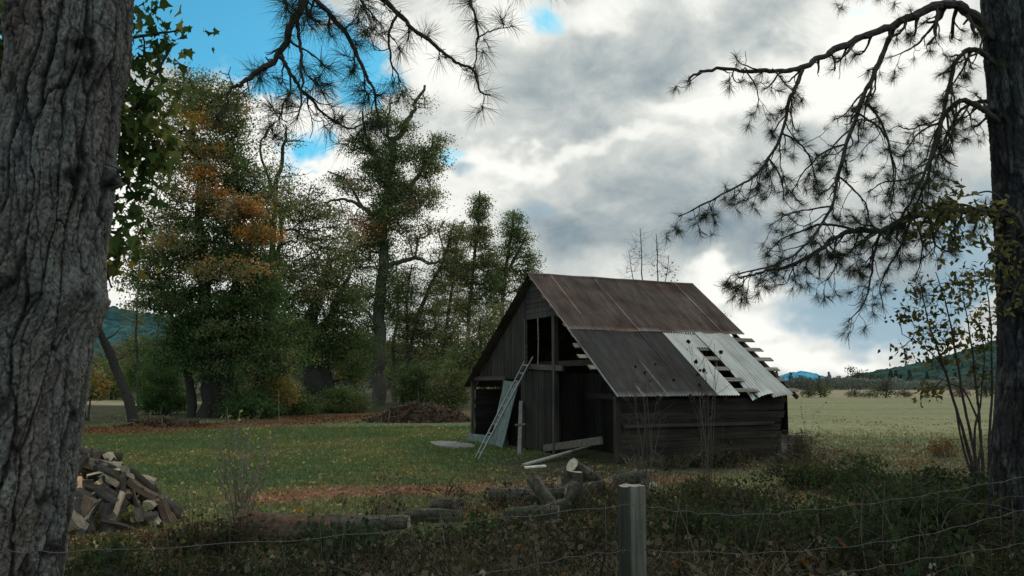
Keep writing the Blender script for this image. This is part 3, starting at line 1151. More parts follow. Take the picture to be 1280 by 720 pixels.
# ------------------------------------------------------------------ pines
def trunk_mesh(rows, Y, period, vlen, nseg, nrow, knots=(), base=(.15, .14, .132), amp=.013, rowmin=None, dark=.19, big=15, warm=(1.12, .95, .85)):
    """rows: (py, right or centre edge px, width px) read along the trunk; returns an MB of a fissured trunk"""
    rows = np.array(rows, float)
    py = np.linspace(rows[0, 0], rows[-1, 0], nrow)
    cx = np.interp(py, rows[:, 0], rows[:, 1] - rows[:, 2] / 2)
    wd = np.interp(py, rows[:, 0], rows[:, 2])
    for _ in range(6):
        k = np.array([.25, .5, .25])
        cx[1:-1] = np.convolve(cx, k, 'valid')
        wd[1:-1] = np.convolve(wd, k, 'valid')
    A = np.array([at(a, b, Y) for a, b in zip(cx, py)])
    rad = wd / 2 * Y / F
    th = np.linspace(0, 2 * PI, nseg, endpoint=False)
    T, Zr = np.meshgrid(th, np.arange(nrow))
    zz = A[:, 2][:, None] + 0 * T
    cth, sth = np.cos(T), np.sin(T)
    wx = (fbm(cth * 2.2, sth * 2.2, zz * 2.6, 4, 51) - .5) * 2
    wy = (fbm(cth * 2.2, sth * 2.2, zz * 2.6, 4, 61) - .5) * 2
    fine = fbm(cth * 9, sth * 9, zz * 26, 3, 71) - .5
    U = T / (2 * PI) * period + wx * .85 + fine * .28
    Vv = zz / vlen + wy * .55 + fine * .22
    f1, f2, cid, hx = voro(U, Vv, period, 3, True)
    b1, b2, bid = voro(T / (2 * PI) * big + wx * .55 + fine * .2, zz / (vlen * 3.6) + wy * .5 + fine * .12, big, 14)
    deep = sst(0, 1, (b2 - b1) / (.05 + .20 * sst(.3, .7, fbm(cth * 2, sth * 2, zz * 2, 3, 58))))
    g1, g2, gid = voro(U * 2 + 5, Vv * 2.6 + 9, period * 2, 8)
    fw = .06 + .17 * sst(.25, .75, fbm(cth * 3, sth * 3, zz * 4, 3, 57))
    plate = sst(0, 1, (f2 - f1) / fw)
    plate = 1 - (1 - plate) * (.62 + .38 * sst(.25, .7, hx))
    sub = sst(.0, .13, g2 - g1)
    n = fbm(cth * 14, sth * 14, zz * 40, 4, 91)
    hf = fbm(cth * 34, sth * 34, zz * 85, 3, 93) - .5
    plate = 1 - (1 - plate) * .62
    disp = amp * 1.1 * (deep - 1) + amp * (plate * .95 - .5) + amp * .95 * hf + amp * .34 * sub * plate + amp * .45 * (n - .5) + amp * .5 * (cid - .5) * plate
    disp += amp * 1.6 * (fbm(cth * 1.2, sth * 1.2, zz * 1.5, 3, 13) - .5)
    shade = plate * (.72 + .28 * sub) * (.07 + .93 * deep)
    col = np.zeros(T.shape + (3,)) + np.array(base)
    v = (.70 + .28 * cid + .26 * bid + .75 * (n - .5) + .30 * (gid - .5) + 1.35 * hf)[..., None]
    w = sst(.42, .68, fbm(cth * 1.5, sth * 1.5, zz * 1.1, 3, 17))[..., None]
    col = col * v * (1 - w + w * np.array(warm))
    lich = (sst(.56, .70, fbm(cth * 5, sth * 5, zz * 7, 4, 27)) * plate)[..., None]
    col = col * (1 - .3 * lich) + .3 * lich * np.array([.17, .19, .165])
    col = col * (dark + (1 - dark) * shade)[..., None]  # cracks darkened in the colour, standing in for their shade
    for (kx, ky, kr, h, pit) in knots:
        i0 = np.interp(ky, py, np.arange(nrow))
        off = (kx - np.interp(ky, py, cx)) / (np.interp(ky, py, wd) / 2)
        ang = -PI / 2 + math.asin(max(-1, min(1, off)))
        rr = np.interp(ky, py, rad)
        da = (T - ang + PI) % (2 * PI) - PI
        dx = da * rr
        dz = zz - np.interp(i0, np.arange(nrow), A[:, 2])
        s = kr * Y / F
        wob = 1 + 1.5 * (fbm(cth * 5, sth * 5, zz * 12, 4, 44) - .5)
        q = np.hypot(dx, dz * 1.25) / s * wob
        ringe = np.exp(-((q - .75) / .55) ** 2) * (.2 + 1.4 * cid)
        disp += h * ringe - pit * np.exp(-(q / .42) ** 2) + h * .5 * np.exp(-(q / .9) ** 2) + .9 * h * (n - .5) * np.exp(-(q / 1.2) ** 2)
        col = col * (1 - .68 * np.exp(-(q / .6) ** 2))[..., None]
    r = rad[:, None] + disp
    V = A[:, None] + np.stack([cth * r, sth * r, 0 * r], -1)
    i = np.arange(nrow - 1)[:, None] * nseg
    j = np.arange(nseg)[None]
    f = np.stack([i + j, i + nseg + j, i + nseg + (j + 1) % nseg, i + (j + 1) % nseg], -1).reshape(-1, 4)
    mb = MB()
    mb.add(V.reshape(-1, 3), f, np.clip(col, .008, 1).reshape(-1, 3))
    return mb, A, rad


TWIGC = (.040, .034, .030)


def pine_twigs(mb, tips, pts, r0, r1, lvl, lmin, lmax, step, droop, start=.12):
    """side branches along a polyline; collects (tip, axis) of needle tufts"""
    P = np.asarray(pts)
    sl = np.concatenate([[0], np.linalg.norm(np.diff(P, axis=0), axis=1).cumsum()])
    tot = sl[-1]
    q = tot * start + random.random() * step
    side = 1
    while q < tot - .02:
        t = q / tot
        i = min(int(np.searchsorted(sl, q)), len(P) - 1)
        p = P[i]
        T = unit(P[min(i + 1, len(P) - 1)] - P[max(i - 1, 0)])
        lat = unit(np.cross(T, np.array([0, 0, 1.0]) + .6 * R.normal(size=3))) * side
        side = -side if random.random() < .8 else side
        d = unit(T * random.uniform(.3, .9) + lat * random.uniform(.4, 1) + np.array([0, 0, -random.uniform(0, .9) * droop]) + .3 * R.normal(size=3))
        L = random.uniform(lmin, lmax) * (1.05 - .45 * t)
        n = 8
        pp = [p]
        for k in range(n):
            s = k / n
            d = unit(d + np.array([0, 0, (-.16 * droop if s < .55 else .30)]) + .20 * R.normal(size=3))
            pp.append(pp[-1] + d * L / n)
        rb = max(.0028, (r0 + (r1 - r0) * t) * .5)
        pp = np.array(pp)
        tube(mb, pp, np.linspace(rb, max(.0022, rb * .45), n + 1), 4, TWIGC, jit=.5)
        if lvl > 0:
            pine_twigs(mb, tips, pp, rb, rb * .45, lvl - 1, lmin * .5, lmax * .5, step * .9, droop, .25)
        if random.random() < .72:
            tips.append((pp[-1], d))
            if random.random() < .5:
                tips.append((pp[-2], unit(d + .4 * R.normal(size=3))))
        q += step * random.uniform(.6, 1.5)


def pine_limb(tree, org, pix, Y0, Y1, r0, r1, lmin, lmax, step, droop, nlen, nn, lvl=1, start=.12, twigs=True, lab=None):
    k = len(pix)
    pts = []
    for i, q in enumerate(pix):
        Y = q[2] if len(q) > 2 else Y0 + (Y1 - Y0) * i / (k - 1)
        pts.append(at(q[0], q[1], Y))
    P = spline(pts, 9)
    m = len(P)
    wob = np.stack([fbm(np.arange(m) * .35, 7 * a, 0, 3, 80 + a) - .5 for a in range(3)], 1) * max(.02, r0 * 1.1)
    wob[0] = 0
    P = P + wob
    mb = MB()
    tips = []
    rad = np.linspace(r0, r1, m) * (1 + .35 * (fbm(np.arange(m) * .8, 3, 0, 2, 9) - .5))
    tube(mb, P, rad, 8, np.array(TWIGC) * 1.1, jit=.22)
    # snags and cone stubs along the limb
    for i in range(2, m - 1, 2):
        if random.random() < .6:
            d = unit(R.normal(size=3)) * rad[i] * random.uniform(1.6, 3)
            tube(mb, [P[i], P[i] + d], [rad[i] * .35, rad[i] * .2], 4, TWIGC)
    if twigs:
        pine_twigs(mb, tips, P, r0, r1, lvl, lmin, lmax, step, droop, start)
    tips.append((P[-1], unit(P[-1] - P[-3])))
    o = mb.build('branch', M_TWIG, tree)
    o.location = -np.asarray(org)
    if lab:
        o['label'] = lab
    mb = MB()
    tp = np.array([t[0] for t in tips])
    ta = np.array([t[1] for t in tips])
    ta[:, 2] -= .5
    tufts(mb, tp, ta, nlen, nn, np.array([[.045, .055, .030]]), width=nlen * .0125)
    nd = mb.build('needles', M_NEEDLE, o)
    return P


def build_pines():
    # ---- the big trunk close to the camera
    rows = [(-420, 196, 124), (-200, 178, 130), (0, 160, 138), (80, 155, 139), (120, 144, 136), (200, 136, 139), (260, 132, 140), (310, 123, 140), (345, 122, 142), (375, 126, 147), (400, 117, 146),
            (430, 106, 146), (500, 96, 148), (600, 81, 151), (720, 64, 154), (900, 40, 160), (1180, 10, 176)]
    Y = 3.10
    g = at(-60, 1100, Y)
    mb, A, rad = trunk_mesh(rows, Y, 34, .15, 460, 1300,
                            knots=[(44, 40, 26, .016, .030), (126, 80, 22, .018, .03), (30, 208, 26, .014, .026), (112, 235, 26, .014, .026), (146, 220, 14, .030, .01), (60, 382, 50, .008, .008), (121, 374, 22, .008, .02), (8, 470, 24, .01, .01), (70, 620, 30, .008, .006)],
                            dark=.12, amp=.0120, base=(.112, .106, .102), warm=(1.08, .97, .91))
    org = A[-1]
    t = thing('pine_tree', 'thick grey pine trunk with deeply furrowed bark and drooping needle boughs, beside the woodpile', 'pine tree', org)
    o = mb.build('trunk', M_PINEBARK, t, True)
    o.location = -org
    nl, nn = .15, 40
    main = [(110, -330, 3.2), (200, -300, 3.6), (330, -190, 4.3), (400, -120, 4.6), (480, -90, 4.8), (600, -80, 5.0), (720, -60, 5.1)]
    pine_limb(t, org, main, 3.2, 5, .055, .02, .1, .3, 9, .6, nl, nn)
    kw = dict(lmin=.10, lmax=.40, step=.072, droop=.55, nlen=nl, nn=nn, lvl=1)
    pine_limb(t, org, [(400, -120, 4.6), (385, -20, 4.62), (366, 30), (347, 70), (316, 93), (300, 105), (287, 113), (283, 137)], 4.6, 4.5, .026, .005, **kw)
    pine_limb(t, org, [(348, 70), (365, 94), (377, 112), (405, 141), (433, 160), (459, 153)], 4.55, 4.7, .012, .004, **kw)
    pine_limb(t, org, [(369, 22), (374, 47), (377, 83), (377, 119), (371, 150)], 4.6, 4.5, .011, .004, **kw)
    pine_limb(t, org, [(400, -120, 4.6), (388, -30), (398, 2), (419, 25), (439, 54), (455, 90), (468, 115), (473, 159)], 4.6, 4.75, .020, .005, **kw)
    pine_limb(t, org, [(480, -90, 4.8), (468, -20), (495, 14), (517, 36), (545, 58), (567, 76), (592, 88), (600, 113), (614, 119)], 4.8, 5.0, .018, .004, lmin=.08, lmax=.26, step=.12, droop=.5, nlen=nl, nn=34)
    pine_limb(t, org, [(497, 14), (486, 43), (490, 79), (502, 103)], 4.8, 4.85, .009, .004, lmin=.08, lmax=.25, step=.12, droop=.5, nlen=nl, nn=34)
    pine_limb(t, org, [(600, -80, 5.0), (587, -10), (596, 29), (596, 61), (591, 90)], 5.0, 5.0, .010, .003, lmin=.08, lmax=.24, step=.14, droop=.5, nlen=nl, nn=30)
    pine_limb(t, org, [(595, 49), (607, 41), (618, 38), (643, 32)], 5.0, 5.0, .005, .003, lmin=.06, lmax=.14, step=.16, droop=.4, nlen=nl, nn=30)
    pine_limb(t, org, [(600, -80, 5.0), (625, -45), (660, -18), (692, -14)], 5.0, 5.1, .009, .004, lmin=.06, lmax=.2, step=.1, droop=.6, nlen=nl, nn=34)
    pine_limb(t, org, [(480, -90, 4.8), (440, -30), (455, 5), (470, 25)], 4.7, 4.7, .010, .004, **kw)

    # ---- the pine on the right
    Y = 9.0
    rows = [(-300, 1262, 44), (-100, 1270, 48), (0, 1277, 48), (100, 1285, 49), (200, 1294, 51), (300, 1301, 53), (400, 1306, 55), (450, 1307, 56), (500, 1307, 58), (550, 1306, 61), (600, 1307, 65), (660, 1309, 69), (720, 1311, 74)]
    mb, A, rad = trunk_mesh(rows, Y, 22, .20, 150, 420, knots=[(1246, 320, 8, .04, .0), (1244, 265, 12, .03, 0), (1240, 145, 12, .03, 0)], base=(.022, .024, .028), amp=.018)
    org = A[-1]
    t = thing('pine_tree', 'dark pine beside the far field with a long bare limb and hanging needle branches', 'pine tree', org)
    o = mb.build('trunk', M_PINEBARK, t, True)
    o.location = -org
    nl, nn = .125, 58
    kw = dict(lmin=.14, lmax=.58, step=.075, droop=.9, nlen=nl, nn=nn, lvl=1)
    ks = dict(lmin=.14, lmax=.55, step=.115, droop=.9, nlen=nl, nn=nn, lvl=1)
    pine_limb(t, org, [(1250, 62, 9.0), (1232, 40, 8.9), (1208, 14), (1180, 4), (1150, 16), (1117, 30), (1060, 55), (1022, 74), (985, 88), (930, 88), (875, 90), (858, 102)], 8.8, 7.9, .062, .009, lmin=.14, lmax=.55, step=.15, droop=1.1, nlen=nl, nn=nn, lab='long bare limb reaching out over the field')
    pine_limb(t, org, [(1118, 31), (1100, 75), (1081, 118), (1058, 180), (1047, 220), (1039, 257), (1015, 298), (980, 326), (921, 343)], 8.45, 8.0, .028, .007, **kw)
    pine_limb(t, org, [(1004, 82), (996, 105), (987, 125), (977, 167), (960, 198), (939, 222), (890, 250), (849, 271)], 8.2, 7.9, .022, .006, **kw)
    pine_limb(t, org, [(1064, 138), (1086, 150), (1105, 167), (1115, 195), (1119, 222), (1110, 250)], 8.3, 8.2, .012, .005, **ks)
    pine_limb(t, org, [(1081, 128), (1100, 150), (1113, 190), (1117, 230), (1112, 262)], 8.4, 8.6, .014, .005, **ks)
    pine_limb(t, org, [(930, 88), (945, 108), (948, 135)], 8.0, 7.9, .008, .004, **ks)
    pine_limb(t, org, [(965, 86), (985, 108), (1000, 122)], 8.1, 8.0, .009, .004, **ks)
    pine_limb(t, org, [(1185, 6), (1160, 40), (1140, 60), (1112, 72)], 8.7, 8.9, .018, .005, **ks)
    pine_limb(t, org, [(1230, 38), (1224, 62), (1212, 84)], 8.9, 8.7, .012, .005, **ks)
    pine_limb(t, org, [(1250, 95, 9.0), (1238, 75), (1215, 62), (1194, 78), (1183, 120), (1170, 180), (1152, 225), (1133, 262), (1108, 288)], 8.9, 8.5, .032, .009, **kw)
    pine_limb(t, org, [(1254, 160, 9.0), (1236, 142), (1212, 128), (1195, 128), (1178, 148), (1165, 185), (1160, 222), (1145, 258), (1130, 300)], 8.8, 8.9, .036, .008, **kw)
    pine_limb(t, org, [(1256, 140, 9.0), (1240, 128), (1222, 128), (1200, 138), (1185, 165), (1168, 205)], 9.1, 9.3, .030, .008, **ks)
    pine_limb(t, org, [(1260, 268, 9.0), (1243, 266), (1200, 264), (1166, 266), (1137, 272), (1103, 287), (1070, 288), (1040, 300), (1010, 322), (975, 336), (945, 342), (922, 347)], 8.8, 8.0, .046, .008, **kw)
    pine_limb(t, org, [(1100, 288), (1092, 320), (1088, 350), (1080, 378), (1060, 402)], 8.6, 8.5, .014, .005, **ks)
    pine_limb(t, org, [(1070, 288), (1030, 280), (1000, 290), (975, 300), (958, 318)], 8.5, 8.2, .014, .005, **ks)
    pine_limb(t, org, [(1137, 272), (1130, 300), (1110, 335), (1100, 360), (1104, 385)], 8.7, 8.6, .012, .005, **ks)
    pine_limb(t, org, [(1040, 258), (1010, 262), (985, 268), (962, 282)], 8.3, 8.2, .010, .004, **ks)
    for pl in ([(1058, 180), (1030, 190), (1005, 215), (990, 240)], [(1047, 220), (1070, 240), (1085, 262), (1082, 285)], [(1175, 153), (1150, 165), (1132, 190), (1128, 215)],
               [(1154, 215), (1130, 225), (1105, 228), (1085, 240)], [(977, 167), (1000, 180), (1015, 205), (1018, 235)], [(960, 198), (975, 220), (980, 250)], [(1133, 262), (1150, 290), (1152, 320), (1145, 345)], [(1098, 290), (1075, 305), (1050, 325), (1035, 350)]):
        pine_limb(t, org, pl, 8.3 + .5 * random.random(), 8.3 + .5 * random.random(), .011, .005, **ks)
    pine_limb(t, org, [(1200, -60, 8.9), (1150, -25), (1100, -12), (1062, -6)], 8.8, 8.5, .014, .005, lmin=.1, lmax=.3, step=.14, droop=1.0, nlen=nl, nn=nn)


build_pines()
# ------------------------------------------------------------------ broadleaf trees
DK, GR, OL, YE, OR, TA, BR = (.068, .110, .044), (.102, .150, .060), (.175, .185, .080), (.38, .31, .10), (.42, .19, .065), (.30, .25, .15), (.18, .10, .055)


def palette(cols, P, sc, sd):
    """colours in clumps with leaf to leaf variation"""
    n = len(P)
    k = fbm(P[:, 0] * sc, P[:, 1] * sc, P[:, 2] * sc, 3, sd)
    k = np.clip((k - .30) / .40 + .13 * R.normal(size=n), 0, .999) * len(cols)
    C = np.array(cols)[k.astype(int)]
    b = fbm(P[:, 0] * sc * 1.7 + 9, P[:, 1] * sc * 1.7, P[:, 2] * sc * 1.7, 2, sd + 7)
    return C * (.72 + .56 * R.random((n, 1))) * (.45 + 1.1 * b[:, None])


def grow_tree(name, label, cat, Y, stems, lobes, leaf, bark=(.06, .053, .045), group=None, seed=0, pathw=.35, rtip=.012, nper=26, sig=.5, shape='diamond', barelen=0, part='crown', stemsides=9, jitter=.06, seeds_from=.0, rexp=.42, base=None):
    """stems: [(pixel polyline, base radius px, tip radius px)]; lobes: (px, py, rx, ry, clusters, leaves per cluster, colours[, depth offset])"""
    global R
    keep = R
    R = np.random.default_rng(1000 + seed)
    st = random.getstate()
    random.seed(seed)
    mb = MB()
    nodes, par, own, isstem = [], [], [], []
    for (pl, ra, rb) in stems:
        Q = spline([at(q[0], q[1], Y + (q[2] if len(q) > 2 else 0)) for q in pl], 7)
        m = len(Q)
        w = np.stack([fbm(np.arange(m) * .4, 3 + a, seed, 3, 5) - .5 for a in range(3)], 1) * (ra * Y / F) * 1.2
        w[0] = 0
        Q = Q + w
        rad = np.linspace(ra, rb, m) * Y / F
        rad[0] *= 1.25
        tube(mb, Q, rad, stemsides, np.array(bark), jit=.16)
        for i in range(m):
            nodes.append(Q[i])
            own.append(rad[i])
            par.append(-1)
            isstem.append(i > m * seeds_from)
    ns = len(nodes)
    T, TL = [], []
    for li, lo in enumerate(lobes):
        px, py, rx, ry, k, nl, cols = lo[:7]
        dz = lo[7] if len(lo) > 7 else 0
        c = at(px, py, Y + dz)
        s = Y / F
        u = unit(R.normal(size=(k, 3))) * (R.random((k, 1)) ** .42)
        T.append(c + u * np.array([rx * s, .8 * max(rx, ry * .5) * s, ry * s]))
        TL += [li] * k
    T = np.vstack(T) if T else np.zeros((0, 3))
    TL = np.array(TL)
    n = len(T)
    N = np.array(nodes)
    ok = np.array(isstem)
    best = np.full(n, 1e9)
    bi = np.zeros(n, int)
    # path length so far: height along the stem
    plen = [0.0 if i < ns else 0 for i in range(ns)]
    for i in range(ns):
        if not ok[i]:
            continue
        dd = T - N[i]
        d = np.linalg.norm(dd, axis=1) + .5 * np.clip(-dd[:, 2], 0, None)
        m = d < best
        best[m], bi[m] = d[m], i
    done = np.zeros(n, bool)
    allp = [*nodes]
    gnode = np.zeros(n, int)
    pl_ = np.array([0.0] * ns)
    plen = list(pl_)
    cost = best.copy()
    for _ in range(n):
        c = np.where(done, 1e9, cost)
        j = int(np.argmin(c))
        done[j] = True
        idx = len(allp)
        gnode[j] = idx
        par.append(int(bi[j]))
        allp.append(T[j])
        L = plen[bi[j]] + np.linalg.norm(T[j] - allp[bi[j]])
        plen.append(L)
        dd = T - T[j]
        d = np.linalg.norm(dd, axis=1) + .35 * np.clip(-dd[:, 2], 0, None) + pathw * L
        m = (d < cost) & ~done
        cost[m], bi[m] = d[m], idx
    cnt = np.ones(len(allp))
    cnt[:ns] = 0
    for i in range(len(allp) - 1, ns - 1, -1):
        cnt[par[i]] += cnt[i]
    A = np.array(allp)
    dirs = {}
    for i in range(ns, len(allp)):
        p = par[i]
        a, b = A[p], A[i]
        d = np.linalg.norm(b - a)
        r1 = rtip * cnt[i] ** rexp
        r0 = min(rtip * (cnt[i] + 1) ** rexp * 1.15, own[p] * .8 if p < ns else 9)
        r0 = max(r0, r1 * .8)
        if p >= ns and p in dirs:
            m1 = a + dirs[p] * d * .35 + R.normal(size=3) * jitter * d
        else:
            m1 = a + (b - a) * .35 + np.array([0, 0, .06 * d]) + R.normal(size=3) * jitter * d
        m2 = a + (b - a) * .72 + R.normal(size=3) * jitter * d
        dirs[i] = unit(b - m2)
        k = spline([a, m1, m2, b], 3)
        tube(mb, k, np.linspace(r0, r1, len(k)), 5 if r0 > rtip * 3 else 4, np.array(bark) * .9)
    # bare twig ends
    if barelen:
        for i in range(ns, len(allp)):
            for _ in range(3):
                d = unit(dirs[i] + .8 * R.normal(size=3) + [0, 0, .5])
                L = barelen * random.uniform(.4, 1.1)
                tube(mb, spline([A[i], A[i] + d * L * .5 + .08 * L * R.normal(size=3), A[i] + d * L], 2), [rtip * .8, rtip * .6, rtip * .6, rtip * .6, rtip * .4], 3, np.array(bark) * .9)
    org = np.array(stems[0][0][0] if False else at(stems[0][0][0][0], stems[0][0][0][1], Y))
    if base is not None:
        org = np.asarray(base)
    t = thing(name, label, cat, org, 0, group)
    tr = mb.build('trunk' if cat not in ('bush', 'shrub', 'weed') else 'stems', M_BARK, t, True)
    tr.location = -org
    lb = MB()
    tot = 0
    DENS, LSC = (3.6 * (1.15 if seed == 1 else 1), .58) if Y > 30 else (1.0, 1.0)
    if Y > 30:
        sig *= .68
    for li, lo in enumerate(lobes):
        nl, cols = lo[5], lo[6]
        if not nl:
            continue
        idx = np.where(TL == li)[0]
        if not len(idx):
            continue
        nl = int(nl * DENS) if nl else 0
        C = np.repeat(T[idx], nl, 0)
        m = len(C)
        o = R.normal(size=(m, 3)) * sig * (np.array([1.25, 1.25, .5]) if Y > 30 else np.array([1, 1, .7]))
        P = C + o
        P[:, 2] -= .25 * sig * np.abs(R.normal(size=m))
        sz = leaf * LSC * (.55 + .8 * R.random(m))
        cc = palette(cols, P, .9 / max(sig * 2.2, .1), seed + li)
        if shape == 'maple':
            maple_leaves(lb, P, sz, cc)
        else:
            leaves(lb, P, sz, cc, w=.40 if Y > 30 else .27)
        tot += m
    if tot:
        cr = lb.build(part, M_LEAF, t)
        cr.location = -org
    R = keep
    random.setstate(st)
    return t


def build_trees():
    # large maple wrapped in ivy, orange turning
    Y = 57.0
    MIX = [DK, GR, GR, OL]
    grow_tree('maple_tree', 'massive dense maple with patches of orange autumn leaves at the lawn edge', 'tree', Y,
              [([(258, 524), (262, 470), (258, 400), (252, 300), (246, 200), (240, 120)], 11, 3), ([(288, 524), (284, 460), (290, 390), (298, 300), (290, 200)], 10, 3), ([(240, 523), (236, 470), (222, 420), (200, 350)], 6, 2), ([(322, 522), (325, 470), (335, 420), (330, 350)], 8, 3), ([(272, 524), (270, 470), (275, 420)], 8, 5)],
              [(238, 116, 46, 30, 50, 26, [OL, TA, OL, GR]), (282, 132, 30, 36, 40, 30, [OL, GR, TA]), (222, 190, 56, 60, 80, 28, [GR, OL, TA, OL]), (285, 200, 42, 60, 80, 38, MIX),
               (205, 270, 45, 60, 50, 22, [OL, TA, GR, YE]), (260, 290, 60, 60, 100, 40, [DK, GR, OL]), (248, 150, 14, 12, 9, 30, [OR, OL, OR, YE], -3.2), (262, 190, 16, 8, 5, 26, [OR, OL, BR], -3), (308, 262, 30, 14, 22, 36, [OR, OL, OR, BR, TA], -3.4), (262, 242, 28, 10, 9, 28, [OR, OL, TA, OR], -3.4), (322, 292, 22, 10, 12, 34, [OR, OL, OR], -3.4), (290, 336, 50, 14, 16, 24, [OL, OR, TA, OL], -4), (222, 300, 28, 16, 10, 24, [OL, TA, OR], -3.5), (250, 215, 22, 12, 9, 26, [OR, OL, TA], -3),
               (335, 250, 30, 50, 40, 26, [GR, OL, TA]), (185, 330, 40, 60, 50, 26, [OL, GR, TA]), (300, 330, 50, 55, 80, 40, MIX), (215, 355, 55, 50, 64, 30, MIX), (262, 400, 62, 55, 110, 46, [DK, DK, GR, OL]), (325, 390, 40, 50, 60, 40, MIX), (225, 445, 45, 28, 36, 34, [DK, DK, GR]), (290, 455, 50, 34, 44, 36, [DK, GR, OL]), (350, 440, 40, 30, 34, 30, [GR, DK, OL])],
              .25, (.030, .027, .023), seed=1, sig=.62, rtip=.022)
    # the thin half bare tree right of it
    grow_tree('bare_topped_tree', 'slender half bare tree between the orange maple and the tall cottonwood', 'tree', 64.0,
              [([(346, 516), (344, 430), (340, 340), (344, 260), (352, 200), (357, 165)], 6, 1.5), ([(341, 340), (352, 280), (338, 230), (326, 190), (332, 165)], 3, 1)],
              [(350, 170, 28, 22, 22, 5, [OL, GR]), (348, 235, 28, 40, 34, 16, [GR, OL]), (372, 290, 34, 40, 34, 14, [OL, GR, TA]), (356, 340, 34, 40, 40, 24, [GR, OL]), (395, 345, 25, 40, 26, 14, [OL, TA, GR]), (360, 410, 36, 46, 50, 30, MIX), (375, 250, 34, 36, 34, 18, [OL, GR, TA]), (410, 290, 30, 30, 30, 18, [OL, GR, TA]), (335, 300, 26, 50, 34, 22, [GR, OL])],
              .24, (.045, .04, .034), seed=2, sig=.6, rtip=.024, barelen=1.2)
    # ivy wrapped stump tree
    grow_tree('ivy_covered_tree', 'stout short tree wrapped in ivy with a pale flared foot', 'tree', 70.0,
              [([(392, 508), (394, 470), (392, 430), (398, 370), (410, 320)], 16, 4), ([(412, 505), (408, 470), (404, 430)], 9, 6), ([(396, 430), (420, 380), (440, 340)], 6, 2)],
              [(395, 425, 40, 34, 70, 40, MIX), (425, 400, 30, 40, 50, 30, [GR, OL, DK]), (405, 350, 36, 36, 46, 24, [OL, GR, TA]), (440, 440, 30, 36, 40, 30, [GR, OL]), (425, 300, 26, 30, 26, 14, [OL, OL, TA]), (440, 465, 16, 20, 20, 26, [YE, OL, GR]), (375, 380, 34, 40, 50, 30, [GR, OL, DK]), (430, 350, 30, 34, 36, 26, [OL, GR]), (385, 300, 26, 40, 26, 16, [OL, TA, GR])],
              .27, (.045, .042, .036), seed=3, sig=.65, rtip=.024)
    # tall cottonwood
    Y = 80.0
    ct = [GR, OL, DK, OL]
    grow_tree('cottonwood_tree', 'tallest cottonwood with a pale straight trunk and a forked crown above the leaf heap', 'tree', Y,
              [([(471, 516), (473, 450), (474, 400), (478, 330), (484, 260), (490, 200), (500, 165), (514, 138), (530, 108)], 9.5, 1.6),
               ([(480, 300), (470, 275), (452, 258), (430, 250), (405, 252)], 3.6, 1.2), ([(486, 250), (510, 235), (528, 210), (540, 180)], 4, 1.2), ([(488, 230), (470, 200), (458, 170), (452, 140)], 4, 1.2),
               ([(477, 335), (500, 328), (520, 322), (538, 330), (556, 324)], 3.6, 1.4), ([(492, 200), (484, 160), (488, 130)], 3, 1), ([(452, 258), (432, 225), (410, 214)], 2, .8)],
              [(470, 205, 24, 22, 40, 34, ct), (538, 205, 18, 26, 36, 32, [OL, GR, TA]), (530, 245, 22, 18, 26, 30, [OL, GR, TA]), (452, 180, 18, 14, 22, 28, ct), (480, 150, 22, 16, 24, 26, ct), (508, 165, 18, 18, 18, 24, ct), (446, 232, 26, 12, 26, 22, [OL, GR, TA]), (415, 258, 26, 12, 18, 18, [OL, TA]), (424, 222, 20, 8, 12, 16, [OL, GR]), (548, 178, 10, 14, 12, 22, ct), (476, 268, 20, 26, 36, 30, ct), (470, 300, 22, 16, 26, 28, [GR, OL, DK]), (488, 360, 16, 40, 36, 26, [GR, OL, DK]), (462, 430, 14, 40, 30, 22, [GR, DK, OL]), (498, 280, 20, 26, 26, 26, ct), (545, 285, 22, 16, 18, 14, [OL, TA]),
               (505, 255, 30, 24, 40, 28, [GR, OL, TA]), (455, 285, 34, 24, 36, 26, [OL, TA, BR, OR]), (440, 318, 30, 30, 36, 26, [OL, GR, TA]), (470, 330, 26, 30, 30, 24, ct), (450, 375, 30, 36, 44, 28, [OL, GR]), (515, 300, 26, 24, 24, 14, [OL, TA]),
               (500, 120, 20, 16, 14, 8, ct), (525, 130, 14, 14, 12, 7, [OL, TA]), (488, 232, 24, 22, 36, 30, ct), (510, 232, 16, 14, 16, 26, ct), (496, 192, 18, 26, 28, 28, ct), (520, 190, 14, 14, 12, 24, ct), (548, 320, 14, 9, 8, 8, [OL])],
              .28, (.075, .066, .055), seed=4, sig=.7, rtip=.028, barelen=.9)
    # slim trees behind the barn
    Y = 84.0
    sp = [OL, TA, GR, OL]
    slim = 'slim trees between the cottonwood and the barn'
    grow_tree('slim_tree', 'tallest slim pencil shaped tree rising just left of the barn ridge', 'tree', Y,
              [([(578, 505), (584, 420), (592, 340), (598, 280), (600, 238)], 3.2, 1)],
              [(600, 258, 9, 20, 26, 34, ct), (597, 290, 14, 22, 34, 34, sp), (608, 320, 14, 22, 26, 28, sp), (575, 340, 18, 30, 34, 26, sp), (612, 360, 18, 30, 34, 26, ct), (590, 330, 16, 28, 30, 20, sp), (600, 365, 18, 30, 30, 18, sp), (584, 400, 18, 36, 36, 20, sp)], .26, (.07, .06, .05), slim, seed=5, sig=.55, rtip=.024, barelen=.7)
